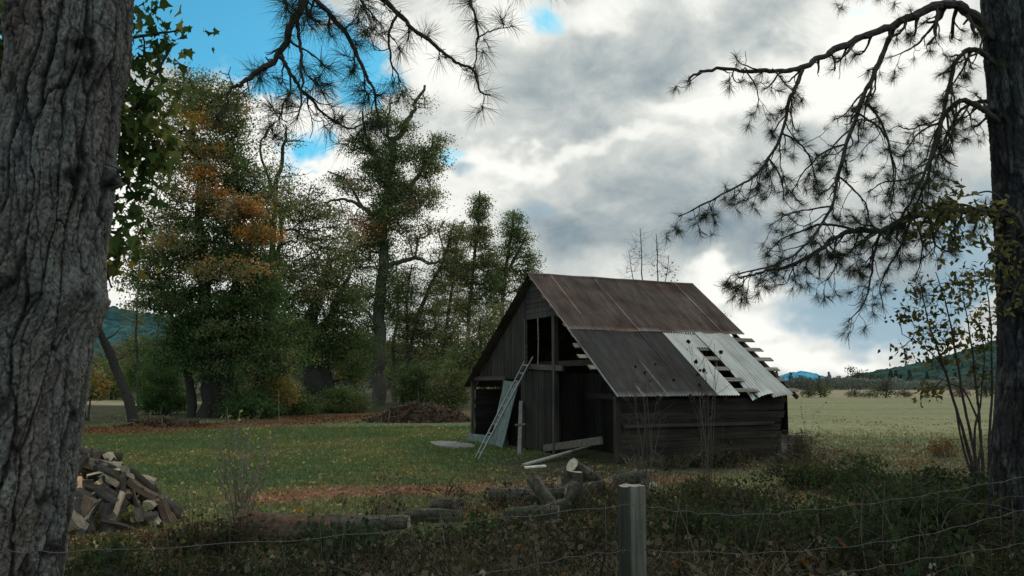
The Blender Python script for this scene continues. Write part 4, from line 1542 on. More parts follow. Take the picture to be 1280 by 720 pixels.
    grow_tree('slim_tree', 'bushy topped slim tree touching the barn ridge, darkest of its row', 'tree', Y + 3,
              [([(622, 505), (626, 420), (632, 340), (640, 290), (642, 265)], 3.4, 1), ([(632, 345), (650, 310), (660, 290)], 2, .8)],
              [(641, 282, 13, 18, 30, 30, [GR, DK, OL]), (650, 306, 18, 20, 32, 28, [GR, DK, OL]), (662, 328, 12, 16, 20, 26, ct), (620, 345, 18, 30, 34, 28, sp), (660, 352, 12, 20, 16, 24, ct), (634, 330, 18, 26, 32, 24, ct), (628, 372, 20, 30, 36, 22, sp), (652, 350, 16, 18, 18, 20, ct), (618, 415, 18, 34, 34, 20, sp)], .26, (.06, .052, .045), slim, seed=6, sig=.6, rtip=.024)
    grow_tree('slim_tree', 'thin crooked tree with a leaning double stem left of the barn gable', 'tree', Y - 2,
              [([(505, 506), (512, 440), (528, 380), (548, 340), (562, 300), (568, 280)], 3.6, 1), ([(510, 450), (508, 380), (515, 330)], 2.2, .8)],
              [(566, 296, 14, 20, 24, 24, sp), (560, 330, 20, 22, 36, 28, sp), (535, 400, 26, 36, 44, 28, sp), (505, 385, 16, 40, 30, 24, ct), (540, 365, 26, 30, 36, 18, sp), (512, 350, 18, 40, 30, 16, sp), (525, 420, 28, 36, 44, 20, [OL, GR, TA])], .25, (.055, .048, .04), slim, seed=7, sig=.6, rtip=.024, barelen=1)
    grow_tree('slim_tree', 'sparse slim tree with a thin leaning tip above the wood edge', 'tree', Y + 6,
              [([(548, 503), (556, 420), (566, 350), (572, 300), (580, 276)], 2.8, .8)],
              [(574, 300, 12, 24, 26, 26, sp), (575, 385, 24, 40, 50, 28, [OL, GR, TA]), (550, 365, 14, 30, 24, 24, sp), (566, 350, 16, 34, 30, 22, sp), (556, 410, 24, 40, 50, 26, [OL, GR]), (545, 440, 26, 40, 44, 28, [OL, GR, DK])], .25, (.07, .062, .052), slim, seed=8, sig=.55, rtip=.022, barelen=.8)
    grow_tree('slim_tree', 'pale stemmed slim tree standing close beside the cottonwood trunk', 'tree', Y + 4,
              [([(494, 507), (492, 440), (498, 380), (496, 330)], 3, .9)],
              [(496, 350, 16, 24, 22, 14, sp), (500, 400, 26, 34, 44, 26, sp), (500, 450, 30, 36, 44, 26, [OL, GR, DK])], .25, (.09, .08, .065), slim, seed=9, sig=.55, rtip=.022, barelen=.8)
    grow_tree('slim_tree', 'low bushy tree half behind the barn gable wall', 'tree', Y - 8,
              [([(606, 512), (604, 460), (600, 400)], 3, 1)],
              [(600, 440, 28, 34, 60, 30, [OL, GR, TA]), (575, 455, 22, 30, 44, 28, [OL, GR]), (615, 405, 20, 28, 36, 24, sp)], .25, (.05, .045, .04), slim, seed=10, sig=.6, rtip=.02)
    # bushes under the wood
    for k, (px, py, rx, ry, Yb, cols, lab) in enumerate([
            (562, 478, 22, 30, 72, [OL, GR, TA], 'grey green bush at the wood edge next to the barn'),
            (520, 478, 24, 28, 74, [GR, OL, DK], 'dark rounded bush behind the leaf heap'),
            (340, 480, 22, 26, 60, [YE, OL, YE, TA], 'yellow leaved bush under the ivy covered tree'),
            (312, 505, 26, 18, 56, [DK, GR], 'low dark bush at the foot of the orange maple'),
            (365, 500, 26, 18, 62, [GR, OL, DK], 'low olive bush between yellow bush and ivy covered tree'),
            (430, 500, 26, 16, 66, [OL, GR], 'low bush beside the pale cottonwood trunk'),
            (205, 480, 26, 36, 62, [DK, GR, DK], 'dark tall bush left of the orange maple'),
            (106, 476, 12, 18, 50, [OR, YE, TA, OL], 'small orange shrub seen past the thick pine trunk'),
            (140, 470, 26, 26, 95, [GR, OL, GR], 'grey green bush behind the leaning dead trunk'),
            (175, 455, 20, 40, 90, [DK, GR, OL], 'narrow dark shrub behind the leaning dead trunk')]):
        b = 505 + (py - 480) * .2
        grow_tree('bush', lab, 'bush', Yb, [([(px, 481.1 + 2.1 * F / Yb), (px - 2, py + 8), (px + 3, py)], 2.0, .6), ([(px + 4, 481.1 + 2.1 * F / Yb), (px + 8, py + 4)], 1.5, .5)],
                  [(px, py, rx, ry, 60, 34, cols), (px - rx * .5, py + ry * .5, rx * .6, ry * .5, 24, 30, cols), (px + rx * .5, py + ry * .5, rx * .6, ry * .5, 24, 30, cols)], .22, (.05, .045, .035), seed=20 + k, sig=.5, rtip=.016, part='foliage')
    # leaning dead trunk
    Y = 48.0
    t = thing('dead_tree', 'bare dead trunk leaning over beside the thick pine, forked near the top', 'tree', at(167, 524, Y))
    org = at(167, 524, Y)
    mb = MB()
    P = spline([at(167, 526, Y), at(158, 492, Y), at(142, 455, Y), at(120, 405, Y - 1), at(96, 360, Y - 2)], 8) - org
    tube(mb, P, np.linspace(.30, .14, len(P)), 9, (.035, .031, .027), jit=.15)
    o = mb.build('trunk', M_BARK, t, True)
    mb = MB()
    P = spline([at(150, 472, Y), at(140, 440, Y), at(126, 415, Y), at(112, 395, Y)], 6) - org
    tube(mb, P, np.linspace(.16, .06, len(P)), 7, (.035, .031, .027), jit=.15)
    mb.build('branch', M_BARK, t, True)
    mb = MB()
    for s in (at(140, 452, Y), at(128, 425, Y)):
        P = spline([s, s + [.5, 0, .2], s + [.9, .2, .7]], 4) - org
        tube(mb, P, np.linspace(.06, .02, len(P)), 5, (.035, .031, .027))
    mb.build('snag', M_BARK, t, True)
    # second thin pole tree there
    grow_tree('thin_tree', 'thin grey sapling standing upright behind the leaning dead trunk', 'tree', 66.0, [([(172, 516), (173, 470), (170, 420), (174, 360)], 2.2, .7)],
              [(172, 385, 16, 24, 18, 8, [OL, GR]), (168, 430, 14, 24, 14, 8, [OL, GR])], .22, (.06, .055, .05), seed=31, sig=.5, rtip=.018, barelen=.8)
    # near maple with big leaves behind the pine trunk
    MG = [(.036, .060, .022), (.055, .085, .03), (.085, .105, .038), (.13, .135, .045)]
    MY = [(.05, .075, .025), (.10, .11, .035), (.20, .17, .045)]
    grow_tree('maple_tree', 'near maple with large lobed dark leaves hanging out from behind the thick pine trunk', 'tree', 9.0,
              [([(36, 770), (60, 520), (70, 350), (70, 200), (80, 60), (90, -80)], 14, 6), ([(70, 260), (110, 200), (150, 160), (185, 110), (215, 55)], 5, 1.4), ([(70, 330), (110, 300), (140, 290), (160, 310)], 4, 1), ([(72, 160), (20, 90), (-10, 60)], 5, 2), ([(78, 100), (130, 60), (180, 45), (222, 38)], 4, 1), ([(110, 205), (150, 215), (170, 250)], 3, 1), ([(110, 300), (130, 330), (140, 360)], 2, 1)],
              [(172, 120, 36, 40, 24, 7, MG), (172, 70, 24, 30, 12, 7, MG), (208, 42, 26, 16, 8, 5, MG), (168, 190, 36, 40, 24, 8, MG), (162, 250, 26, 26, 12, 6, MG), (150, 300, 24, 34, 12, 6, MY), (140, 330, 12, 20, 5, 5, MY), (145, 160, 20, 60, 16, 8, MG), (0, 70, 24, 60, 26, 10, MG), (5, 20, 20, 24, 10, 8, MG), (-10, 180, 16, 50, 12, 10, MG), (185, 165, 18, 28, 10, 6, MG), (178, 15, 14, 12, 6, 4, MG), (155, 20, 14, 14, 6, 5, MG)],
              .125, (.035, .032, .028), seed=40, sig=.15, rtip=.0042, shape='maple', pathw=.3, base=np.array([-5.0, 9.0, float(gz(-5.0, 9.0))]))
    # bare sapling clump behind the barn
    grow_tree('bare_tree', 'bare twiggy tree poking up behind the barn ridge', 'tree', 46.0,
              [([(808, 520), (806, 420), (803, 350), (800, 285)], 1.6, .4), ([(812, 520), (818, 400), (822, 340), (820, 292)], 1.4, .4), ([(806, 400), (792, 350), (786, 315)], .8, .3), ([(818, 390), (832, 350), (836, 318)], .8, .3)],
              [(800, 315, 12, 26, 26, 0, DK), (822, 320, 12, 26, 26, 0, DK), (788, 335, 9, 20, 14, 0, DK), (834, 338, 9, 18, 14, 1, [GR])], .2, (.05, .045, .042), seed=41, rtip=.006, barelen=.7)
    grow_tree('bush', 'small leafy bush showing over the far end of the barn roof', 'bush', 44.0, [([(898, 545), (902, 450), (905, 400)], 1.4, .4)], [(904, 398, 7, 10, 9, 4, [DK, GR])], .16, (.04, .035, .03), seed=42, sig=.2, rtip=.009, part='foliage')
    # sapling in front of the right pine
    SG = [(.050, .058, .022), (.07, .07, .026), (.10, .085, .03)]
    grow_tree('leafy_sapling', 'slender many stemmed sapling with sparse small leaves beside the dark pine', 'tree', 10.5,
              [([(1228, 710), (1216, 590), (1198, 520), (1180, 460), (1160, 400), (1150, 350)], 2.6, .5), ([(1232, 710), (1222, 590), (1208, 520), (1196, 450), (1185, 390), (1170, 340)], 2.4, .5), ([(1236, 710), (1228, 580), (1222, 500), (1214, 430), (1204, 370)], 2.4, .5), ([(1240, 710), (1236, 580), (1240, 480), (1238, 400), (1232, 350)], 2.2, .5),
               ([(1222, 590), (1226, 540), (1206, 490), (1190, 480), (1170, 470)], 1.6, .4), ([(1218, 600), (1204, 560), (1192, 500), (1176, 455), (1150, 430), (1128, 418)], 1.6, .4), ([(1233, 710), (1218, 560), (1226, 500), (1230, 440), (1222, 390)], 1.8, .4)],
              [(1154, 370, 24, 18, 14, 6, SG), (1186, 365, 24, 22, 14, 6, SG), (1158, 410, 28, 24, 15, 6, SG), (1196, 410, 28, 26, 17, 6, SG), (1226, 400, 18, 34, 15, 6, SG), (1130, 395, 12, 16, 8, 5, SG), (1130, 438, 14, 10, 6, 6, SG), (1180, 445, 26, 20, 16, 5, SG), (1225, 460, 16, 40, 16, 6, SG), (1165, 485, 12, 14, 8, 6, SG), (1210, 350, 20, 16, 12, 6, SG)],
              .085, (.045, .038, .032), seed=43, sig=.085, rtip=.0032, barelen=.12, base=gp(1226, 640))
    VG = [(.10, .10, .04), (.15, .135, .055), (.07, .075, .03)]
    grow_tree('leafy_sapling', 'pale leaved hazel reaching across the dark pine trunk from beyond it', 'tree', 8.2,
              [([(1330, 720), (1320, 500), (1300, 350), (1270, 270), (1230, 262), (1190, 255), (1150, 262)], 5, .6), ([(1300, 360), (1290, 330), (1262, 300), (1230, 330)], 2, .6), ([(1272, 272), (1240, 240), (1205, 245), (1180, 230)], 1.6, .4), ([(1302, 370), (1275, 350), (1262, 390)], 2, .5)],
              [(1180, 262, 30, 16, 17, 7, VG), (1215, 268, 24, 16, 12, 7, VG), (1250, 270, 24, 18, 9, 7, VG), (1165, 285, 18, 16, 12, 8, VG), (1195, 300, 20, 14, 10, 8, VG), (1262, 320, 18, 26, 7, 7, VG), (1268, 370, 14, 26, 6, 7, VG), (1230, 345, 14, 14, 9, 5, VG), (1240, 300, 16, 16, 8, 6, VG), (1186, 238, 16, 12, 8, 6, VG), (1265, 50, 10, 18, 0, 0, VG)],
              .075, (.05, .045, .035), seed=44, sig=.08, rtip=.0032, base=gp(1300, 700))


build_trees()
# ------------------------------------------------------------------ woodpile and cut logs
def split_log(L, r, fresh, rng):
    """a split billet: bark on the round side, two split faces, two cut ends; axis along x"""
    a0 = 0
    a1 = rng.uniform(1.2, 3.0)
    m = 7
    ang = np.linspace(a0, a1, m)
    bow = rng.uniform(-.03, .03)
    xs = np.linspace(-L / 2, L / 2, 5)
    barkc = np.array([.050, .043, .038]) * rng.uniform(.7, 1.3)
    face = {0: np.array([.115, .076, .052]), 1: np.array([.32, .255, .18]), 2: np.array([.58, .36, .20])}[fresh] * rng.uniform(.8, 1.2)
    end = face * rng.uniform(.9, 1.35)
    mb = MB()
    rings = []
    for i, x in enumerate(xs):
        rr = r * (1 + .08 * rng.uniform(-1, 1))
        c = np.array([x, 0, bow * (1 - (2 * x / L) ** 2)])
        k = 1 + .07 * np.array([rng.uniform(-1, 1) for _ in range(m)])
        rings.append(np.vstack([c + [0, rng.uniform(-.1, .1) * r, rng.uniform(-.1, .1) * r], c + np.stack([0 * ang, np.cos(ang) * rr * k, np.sin(ang) * rr * k], 1)]))
    rings = np.array(rings)
    off = rings[:, 1:].mean((0, 1)) * .6
    rings = rings - np.array([0, off[1], off[2]])
    n = len(xs)

    def strip(idx, col):
        V = rings[:, idx].reshape(-1, 3)
        w = len(idx)
        i = (np.arange(n - 1)[:, None] * w + np.arange(w - 1)[None]).reshape(-1)
        C = np.tile(col, (len(V), 1)) * (.8 + .4 * np.array([rng.random() for _ in range(len(V))]))[:, None]
        mb.add(V, np.stack([i, i + 1, i + w + 1, i + w], 1), C)
    strip(list(range(1, m + 1)), barkc)
    strip([0, 1], face)
    strip([m, 0], face * rng.uniform(.8, 1.2))
    for e in (0, n - 1):
        V = rings[e]
        mb.add(V, [(0, i, i + 1) for i in range(1, m)], end)
    return mb


def build_woodpile():
    rng = random.Random(5)
    var = []
    for k in range(14):
        fresh = (0, 1, 1, 0, 2, 1, 0, 1, 2, 0, 2, 0, 1, 1)[k]
        var.append((split_log(rng.uniform(.38, .55), rng.uniform(.07, .11), fresh, rng).mesh('firewood_log', M_WOODCUT), fresh))
    c = gp(66, 655)
    lab = {0: 'dark split firewood log in the heap beside the thick pine', 1: 'grey weathered split log in the firewood heap', 2: 'freshly split pale orange log in the firewood heap'}
    grp = {0: 'dark split logs of the firewood heap', 1: 'grey split logs of the firewood heap', 2: 'pale split logs of the firewood heap'}
    A, B, H = 2.0, 1.05, 1.22
    for k in range(280):
        lay = (1.0, .84, .62)[0 if k < 140 else 1 if k < 220 else 2]
        while True:
            u, v = rng.uniform(-1, 1), rng.uniform(-1, 1)
            if u * u + v * v < 1 and (v < .35 or rng.random() < .3) and u > -.75:
                break
        q = math.hypot(u, v)
        h = H * (1 - q ** 1.7) * lay
        hx = -1.5 * H * q ** .5 * (u / max(q, .05)) / A
        hy = -1.5 * H * q ** .5 * (v / max(q, .05)) / B
        x, y = c[0] + u * A, c[1] + v * B
        me, fr = var[rng.randrange(len(var))]
        if fr == 2 and u < .1 and rng.random() < .4:
            pass
        o = bpy.data.objects.new('firewood_log', me)
        COL.objects.link(o)
        z = float(gz(x, y)) + h + .05 + rng.uniform(-.04, .05)
        o.location = (x, y, z)
        yaw = rng.uniform(-PI, PI)
        tilt = -(hx * math.cos(yaw) + hy * math.sin(yaw)) * .75 + rng.uniform(-.35, .35)
        o.rotation_euler = (rng.uniform(-PI, PI), tilt, yaw)
        tag(o, lab[fr], 'firewood', grp[fr])


def log_mesh(L, r, bark=(.052, .044, .038), cut=(.26, .21, .15), n=26, m=18, taper=.90, rough=.16, seed=0):
    mb = MB()
    xs = np.linspace(0, L, m)
    th = np.arange(n) * 2 * PI / n
    X, T = np.meshgrid(xs, th, indexing='ij')
    rr = r * (1 - (1 - taper) * X / L) * (1 + rough * 2 * (fbm(np.cos(T) * 2 + seed, np.sin(T) * 2, X * 4, 3, 5) - .5) + .10 * (fbm(np.cos(T) * 7 + seed, np.sin(T) * 7, X * 9, 2, 6) - .5))
    bend = .12 * r * np.sin(X / L * PI + seed) + .3 * r * (fbm(X * 1.5, seed, 0, 2, 3) - .5)
    V = np.stack([X + .04 * r * np.sin(T * 2 + seed), rr * np.cos(T), rr * np.sin(T) + bend], -1)
    k = fbm(np.cos(T) * 5 + seed, np.sin(T) * 5, X * 3, 4, 9)
    C = np.array(bark) * .7 * (.25 + 1.5 * k[..., None])
    bare = sst(.52, .60, fbm(np.cos(T) * 2 + seed, np.sin(T) * 2, X * 2.5, 4, 19))[..., None]
    C = C * (1 - bare) + bare * np.array([.078, .060, .044]) * (.4 + 1.2 * k[..., None])
    moss = (sst(.5, .65, fbm(np.cos(T) * 3 + seed, np.sin(T) * 3, X * 4, 3, 29)) * sst(0, .8, np.sin(T)))[..., None]
    C = C * (1 - .6 * moss) + .6 * moss * np.array([.05, .058, .030])
    i = np.arange(m - 1)[:, None] * n
    j = np.arange(n)[None]
    mb.add(V.reshape(-1, 3), np.stack([i + j, i + (j + 1) % n, i + n + (j + 1) % n, i + n + j], -1).reshape(-1, 4)[:, ::-1], C.reshape(-1, 3))
    body = mb
    ends = []
    for e in (0, m - 1):
        mb2 = MB()
        s = -1 if e == 0 else 1
        inn = V[e] * [1, .55, .55]
        ctr = V[e].mean(0)
        VV = np.vstack([V[e], inn, [ctr]]) + [s * .004, 0, 0]
        cc = np.vstack([np.tile(np.array(cut) * .75, (n, 1)), np.tile(np.array(cut), (n, 1)), [np.array(cut) * .7]])
        q = np.arange(n)
        q2 = (q + 1) % n
        mb2.add(VV, np.stack([q, q2, n + q2, n + q], 1), cc)
        mb2.f3.append(np.stack([n + q, n + q2, np.full(n, 2 * n)], 1))
        mb2.m3.append(np.zeros(n))
        ends.append(mb2)
    return body, ends


def place_log(name, label, p, L, r, yaw, tilt=0., cat='log', lift=None, **kw):
    t = thing(name, label, cat, np.asarray(p, float) + [0, 0, r * .55 if lift is None else lift], yaw)
    t.rotation_euler = (0, -tilt, yaw)
    body, ends = log_mesh(L, r, seed=L * 7 + yaw, **kw)
    body.build('bark', M_BARK, t, True)
    for e in ends:
        e.build('cut_end', M_WOODCUT, t)
    return t


def build_logs():
    def G(px, py, dz=0):
        return gp(px, py) + np.array([0, 0, dz])
    place_log('cut_log', 'short dark log with its sawn end turned to the barn, beside the bare dirt', G(537, 637), .62, .135, .12)
    place_log('cut_log', 'long mossy log lying below the short dark log', G(505, 655), .95, .14, .22, bark=(.045, .046, .032))
    place_log('cut_log', 'long grey log lying flat along the dirt track edge', G(612, 626), .95, .15, -.05, bark=(.075, .07, .066))
    place_log('cut_log', 'log carrying the small bright board', G(655, 622), .55, .19, .15)
    place_log('cut_log', 'stubby upright log, thickest in the heap of cut logs', G(713, 632), .62, .20, .3, 1.45, lift=0, bark=(.065, .057, .047))
    place_log('cut_log', 'tilted log with a pale round cut face on top of the log heap', G(744, 614, .12), .80, .165, PI + .75, .50, cut=(.40, .35, .27), bark=(.07, .06, .05))
    place_log('cut_log', 'thick brown log at the right end of the cut log heap', G(722, 622), .55, .19, .1, .12, bark=(.07, .06, .048))
    place_log('cut_log', 'dark arched log with a pale weathered upper edge above the wire', G(632, 655), .85, .17, -.10, .05, bark=(.05, .046, .042))
    place_log('cut_log', 'dark log lying against the upright log, nearer the fence', G(672, 655), .55, .17, .5, .25)
    place_log('cut_log', 'low dark log half buried in weeds left of the fence post', G(655, 672), .6, .16, .15)
    place_log('cut_log', 'small log in the weeds below the upright log', G(690, 668), .5, .15, -.5, .1)
    place_log('cut_log', 'small pale ended log just right of the fence post top', G(806, 612), .30, .13, -1.1, .1, cut=(.42, .39, .33))
    place_log('cut_log', 'grey log seen right over the fence post top', G(765, 608), .8, .15, .3, .15, bark=(.07, .066, .06))
    place_log('cut_log', 'short knotty log leaning on the upright log', G(700, 640, .12), .5, .17, .9, .3, bark=(.06, .05, .042))
    place_log('cut_log', 'mossy log on top of the low dark logs, left of the upright log', G(668, 640, .18), .6, .15, -.35, .1, bark=(.055, .056, .04))
    place_log('cut_log', 'large dark log at the back of the heap, under the thin pale plank', G(700, 612), .8, .20, .25, .05, bark=(.055, .047, .04))
    place_log('cut_log', 'crooked log sticking up out of the middle of the log heap', G(690, 648, .1), .7, .12, 2.2, .7, bark=(.075, .065, .052))
    place_log('fallen_log', 'rotten reddish log with bark peeling off, lying by the bare shrub', G(298, 678, .10), 1.25, .215, -.02, bark=(.125, .066, .044), cut=(.14, .08, .055), rough=.22)
    place_log('fallen_log', 'pale barked fallen trunk running on from the rotten reddish log', G(392, 668, .10), 1.45, .14, -.10, bark=(.115, .10, .085), taper=.8, rough=.16)


build_woodpile()
build_logs()


# ------------------------------------------------------------------ heaps of brush and leaves
def heap(name, label, px, py, wpx, hpx, cols, n, twig, seed, cat):
    c = gp(px, py)
    s = c[1] / F
    A, H = wpx / 2 * s, hpx * s
    k = 40
    g = np.linspace(-1.1, 1.1, k)
    X, Yy = np.meshgrid(g, g)
    q = np.hypot(X, Yy)
    Z = H * np.clip(1 - q ** 1.6, -.1, 1) * (.75 + .5 * fbm(X * 2.5, Yy * 2.5, seed, 3, 2)) + H * .3 * (fbm(X * 7, Yy * 7, seed, 2, 3) - .5) * (q < 1)
    wx, wy = X * A, Yy * A * .6
    Z = Z + gz(c[0] + wx, c[1] + wy) - c[2] - .05
    t = thing(name, label, cat, c)
    mb = MB()
    i = (np.arange(k - 1)[:, None] * k + np.arange(k - 1)[None]).reshape(-1)
    mb.add(np.stack([wx, wy, Z], -1).reshape(-1, 3), np.stack([i, i + 1, i + k + 1, i + k], 1), np.array(cols[0]) * .8)
    mb.build('mound', M_GROUND, t, True)
    mb = MB()
    a = R.integers(0, k * k, n)
    P = np.stack([wx, wy, Z], -1).reshape(-1, 3)[a] + R.normal(size=(n, 3)) * [A / 25, A / 30, .05]
    leaves(mb, P, .16 + .12 * R.random(n), palette(cols, P, 1.0, seed), w=.45)
    mb.build('leaf_litter', M_LEAF, t)
    mb = MB()
    for _ in range(twig):
        j = R.integers(0, k * k)
        p = P[j % n]
        d = unit(R.normal(size=3) * [1, 1, .45])
        L = random.uniform(.5, 1.6)
        tube(mb, spline([p - d * L / 2, p + R.normal(size=3) * .1, p + d * L / 2 + [0, 0, .1]], 3), .022, 4, np.array([.085, .07, .058]) * random.uniform(.6, 1.6))
    mb.build('brushwood', M_TWIG, t)


heap('leaf_heap', 'brown heap of raked leaves and brushwood at the foot of the cottonwood', 525, 527, 130, 21, [(.062, .040, .028), (.05, .034, .024), (.10, .075, .05), (.036, .03, .023)], 2600, 160, 3, 'leaf heap')
heap('leaf_heap', 'low brown leaf pile on the lawn edge below the orange maple', 205, 533, 90, 9, [(.085, .052, .034), (.055, .038, .026), (.11, .08, .055)], 1500, 50, 4, 'leaf heap')


# ------------------------------------------------------------------ grass, leaves, undergrowth
def scatter(n, x0, x1, y0, y1, dens):
    """n points in the box, thinned by the density function; nearer ones more often"""
    out = []
    got = 0
    while got < n:
        u = R.random(n)
        y = y0 * (y1 / y0) ** u
        x = x0 + (x1 - x0) * R.random(n)
        vis = np.abs(x) < y * .66 + 1.5
        k = vis & (R.random(n) < dens(x, y))
        out.append(np.stack([x[k], y[k]], 1))
        got += k.sum()
    P = np.vstack(out)[:n]
    return np.column_stack([P, gz(P[:, 0], P[:, 1])])


def barn_mask(x, y):
    a = (x - BO[0]) * BE[0] + (y - BO[1]) * BE[1]
    b = (x - BO[0]) * BN[0] + (y - BO[1]) * BN[1]
    return (a > .2) & (a < BL - .2) & (b > .2) & (b < BW)


LOGF = gp(380, 694)[:2]


def build_ground_cover():
    # lawn and field grass
    def dg(x, y):
        n1, n2, bank, track, litter, field, verge, wood, shade = zones(x, y)
        return np.clip((1 - .85 * track) * (1 - .7 * litter) * (1 - .8 * bank) * (1 - .55 * verge * (n2 > .5)) * (1 - .8 * shade) * (1 - sst(24, 45, y) * (.3 + .7 * field)), 0, 1) * ~barn_mask(x, y)
    n = 150000
    P = scatter(n, -24, 26, 8, 46, dg)
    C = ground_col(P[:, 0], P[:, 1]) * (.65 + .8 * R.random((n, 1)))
    C = C * (1 + np.array([.12, .15, .0]) * (1 - zones(P[:, 0], P[:, 1])[5][:, None]))
    h = (.035 + .05 * R.random(n)) * (1 + .02 * P[:, 1])
    d = R.normal(size=(n, 3)) * .5
    d[:, 2] = 1
    d = unit(d)
    s = unit(np.cross(d, R.normal(size=(n, 3)))) * (.0055 + .0004 * P[:, 1])[:, None]
    V = np.stack([P - s, P + s, P + d * h[:, None]], 1).reshape(-1, 3)
    mb = MB()
    mb.add(V, np.arange(n * 3).reshape(-1, 3), np.repeat(C, 3, 0))
    tag(mb.build('lawn_grass', M_GRASS), 'short mown grass of lawn and field', 'grass', kind='stuff')

    # fallen leaves
    def dl(x, y):
        n1, n2, bank, track, litter, field, verge, wood, shade = zones(x, y)
        return np.clip(.04 + .5 * sst(.45, .65, n1) * sst(.35, .6, n2) + .9 * litter + .75 * verge * sst(.4, .6, n2) + .3 * track + .35 * bank - .14 * field * (1 - verge), 0, 1) * ~barn_mask(x, y)
    n = 24000
    P = scatter(n, -30, 30, 8, 60, dl)
    P[:, 2] += .02 + .03 * R.random(n)
    z = zones(P[:, 0], P[:, 1])
    br = np.clip(z[4] * 1.1 + z[6] * .8 + z[2] * .5, 0, 1)
    pal1 = np.array([(.30, .25, .10), (.26, .21, .11), (.20, .15, .08), (.34, .30, .18), (.16, .11, .06)])
    pal2 = np.array([(.13, .07, .04), (.10, .055, .032), (.17, .10, .055), (.20, .15, .10), (.08, .05, .035)])
    k = R.integers(0, 5, n)
    C = np.where((R.random(n) < br)[:, None], pal2[k], pal1[k]) * (.6 + .7 * R.random((n, 1)))
    D = R.normal(size=(n, 3))
    D[:, 2] *= .28
    mb = MB()
    leaves(mb, P, (.04 + .055 * R.random(n)) * (1 + .012 * P[:, 1]), C, D, .40)
    tag(mb.build('fallen_leaves', M_LEAF), 'fallen leaves strewn over lawn and verge', 'leaves', kind='stuff')

    # tangled undergrowth of the bank and around the logs
    def du(x, y):
        n1 = fbm(x * .5, y * .5, 0, 3, 55)
        d = fdist(x, y)
        w = .13 * np.clip(x, -8, 10)
        m = np.maximum(1 - sst(4.6, 8.6, d - w + (n1 - .5) * 4), .45 * np.exp(-(((x - 1.3) / 2.4) ** 2 + ((y - 16.6) / 2.2) ** 2) * 1.2))
        barnf = (1 - sst(.4, 1.6, np.abs((x - BO[0]) * BN[0] + (y - BO[1]) * BN[1] + .5))) * ((x - BO[0]) * BE[0] + (y - BO[1]) * BE[1] > .2) * (x < 11)
        return np.clip(m * (.10 + 1.1 * sst(.36, .56, n1)) * (1 - .85 * np.exp(-(((x - CHIP[0]) / 1.5) ** 2 + ((y - CHIP[1]) / .9) ** 2))) * (1 - .9 * np.exp(-(((x - LOGF[0]) / 1.6) ** 4 + ((y - LOGF[1]) / 1.2) ** 4))) + .5 * barnf, 0, 1) * ~barn_mask(x, y)
    # dry grass tussocks
    mb = MB()
    nt = 3400
    P = scatter(nt, -11, 15, 5.2, 27, du)
    per = 13
    B = np.repeat(P, per, 0) + R.normal(size=(nt * per, 3)) * [.05, .05, 0]
    m = len(B)
    hh = np.repeat(.14 + .30 * R.random(nt) ** 1.8, per) * (.5 + .7 * R.random(m))
    d = R.normal(size=(m, 3)) * .42
    d[:, 2] = 1
    d = unit(d)
    lean = unit(R.normal(size=(m, 3)) * [1, 1, .05])
    q1 = B + d * hh[:, None] * .5
    q2 = B + d * hh[:, None] * .8 + lean * (hh * .30)[:, None]
    q3 = B + d * hh[:, None] * .95 + lean * (hh * .75)[:, None]
    s = unit(np.cross(d, R.normal(size=(m, 3)))) * (.0028 + .00030 * B[:, 1])[:, None]
    V = np.stack([B - s, B + s, q1 + s * .9, q1 - s * .9, q2 + s * .6, q2 - s * .6, q3], 1).reshape(-1, 3)
    base = np.arange(m)[:, None] * 7
    pal = np.array([(.11, .095, .066), (.055, .05, .035), (.045, .054, .03), (.19, .165, .115), (.03, .036, .02), (.07, .055, .04)])
    pal = pal[[3, 0, 5, 1, 2, 4]]
    kk = np.clip((fbm(P[:, 0] * .55, P[:, 1] * .55, 0, 3, 66) - .33) / .34 + .25 * R.normal(size=nt), 0, .999)
    C = np.repeat(np.repeat(pal[(kk * 6).astype(int)], per, 0) * (.6 + .8 * R.random((m, 1))), 7, 0)
    mb.add(V, np.vstack([base + [0, 1, 2, 3], base + [3, 2, 4, 5]]), C)
    mb.f3.append(base + [5, 4, 6])
    mb.m3.append(np.zeros(m))
    # small leafy plants
    nt = 7000
    P = scatter(nt, -11, 15, 5.2, 24, du)
    per = 15
    ht = .10 + .36 * R.random(nt) ** 1.7
    o = R.random((nt, per))
    sway = R.normal(size=(nt, 1, 3)) * [.5, .5, 0]
    Q = P[:, None] + o[..., None] * (np.array([0, 0, 1.0]) + sway * o[..., None]) * ht[:, None, None] + R.normal(size=(nt, per, 3)) * (ht[:, None, None] * .28)
    Q = Q.reshape(-1, 3)
    pal = np.array([(.026, .040, .018), (.035, .055, .022), (.022, .032, .016), (.05, .06, .028), (.06, .045, .03), (.10, .085, .055), (.028, .045, .03)])
    pal = pal[[5, 4, 4, 2, 0, 6, 1, 3]]
    kk = np.clip((fbm(P[:, 0] * .55, P[:, 1] * .55, 0, 3, 66) - .33) / .34 + .18 * R.normal(size=nt), 0, .999)
    C = np.repeat(pal[(kk * 8).astype(int)], per, 0) * (.5 + .9 * R.random((nt * per, 1)))
    leaves(mb, Q, np.repeat(.030 + .045 * R.random(nt), per) * (.6 + .7 * R.random(nt * per)), C, w=.40)
    for i in range(nt):
        p = P[i]
        tube(mb, [p, p + [0, 0, ht[i] * .5] + sway[i, 0] * ht[i] * .25, p + [0, 0, ht[i]] + sway[i, 0] * ht[i]], .0035, 3, (.05, .045, .03))
    # a few bright dead leaves caught in it
    nb = 1500
    P = scatter(nb, -11, 15, 5.5, 20, du)
    P[:, 2] += .05 + .25 * R.random(nb)
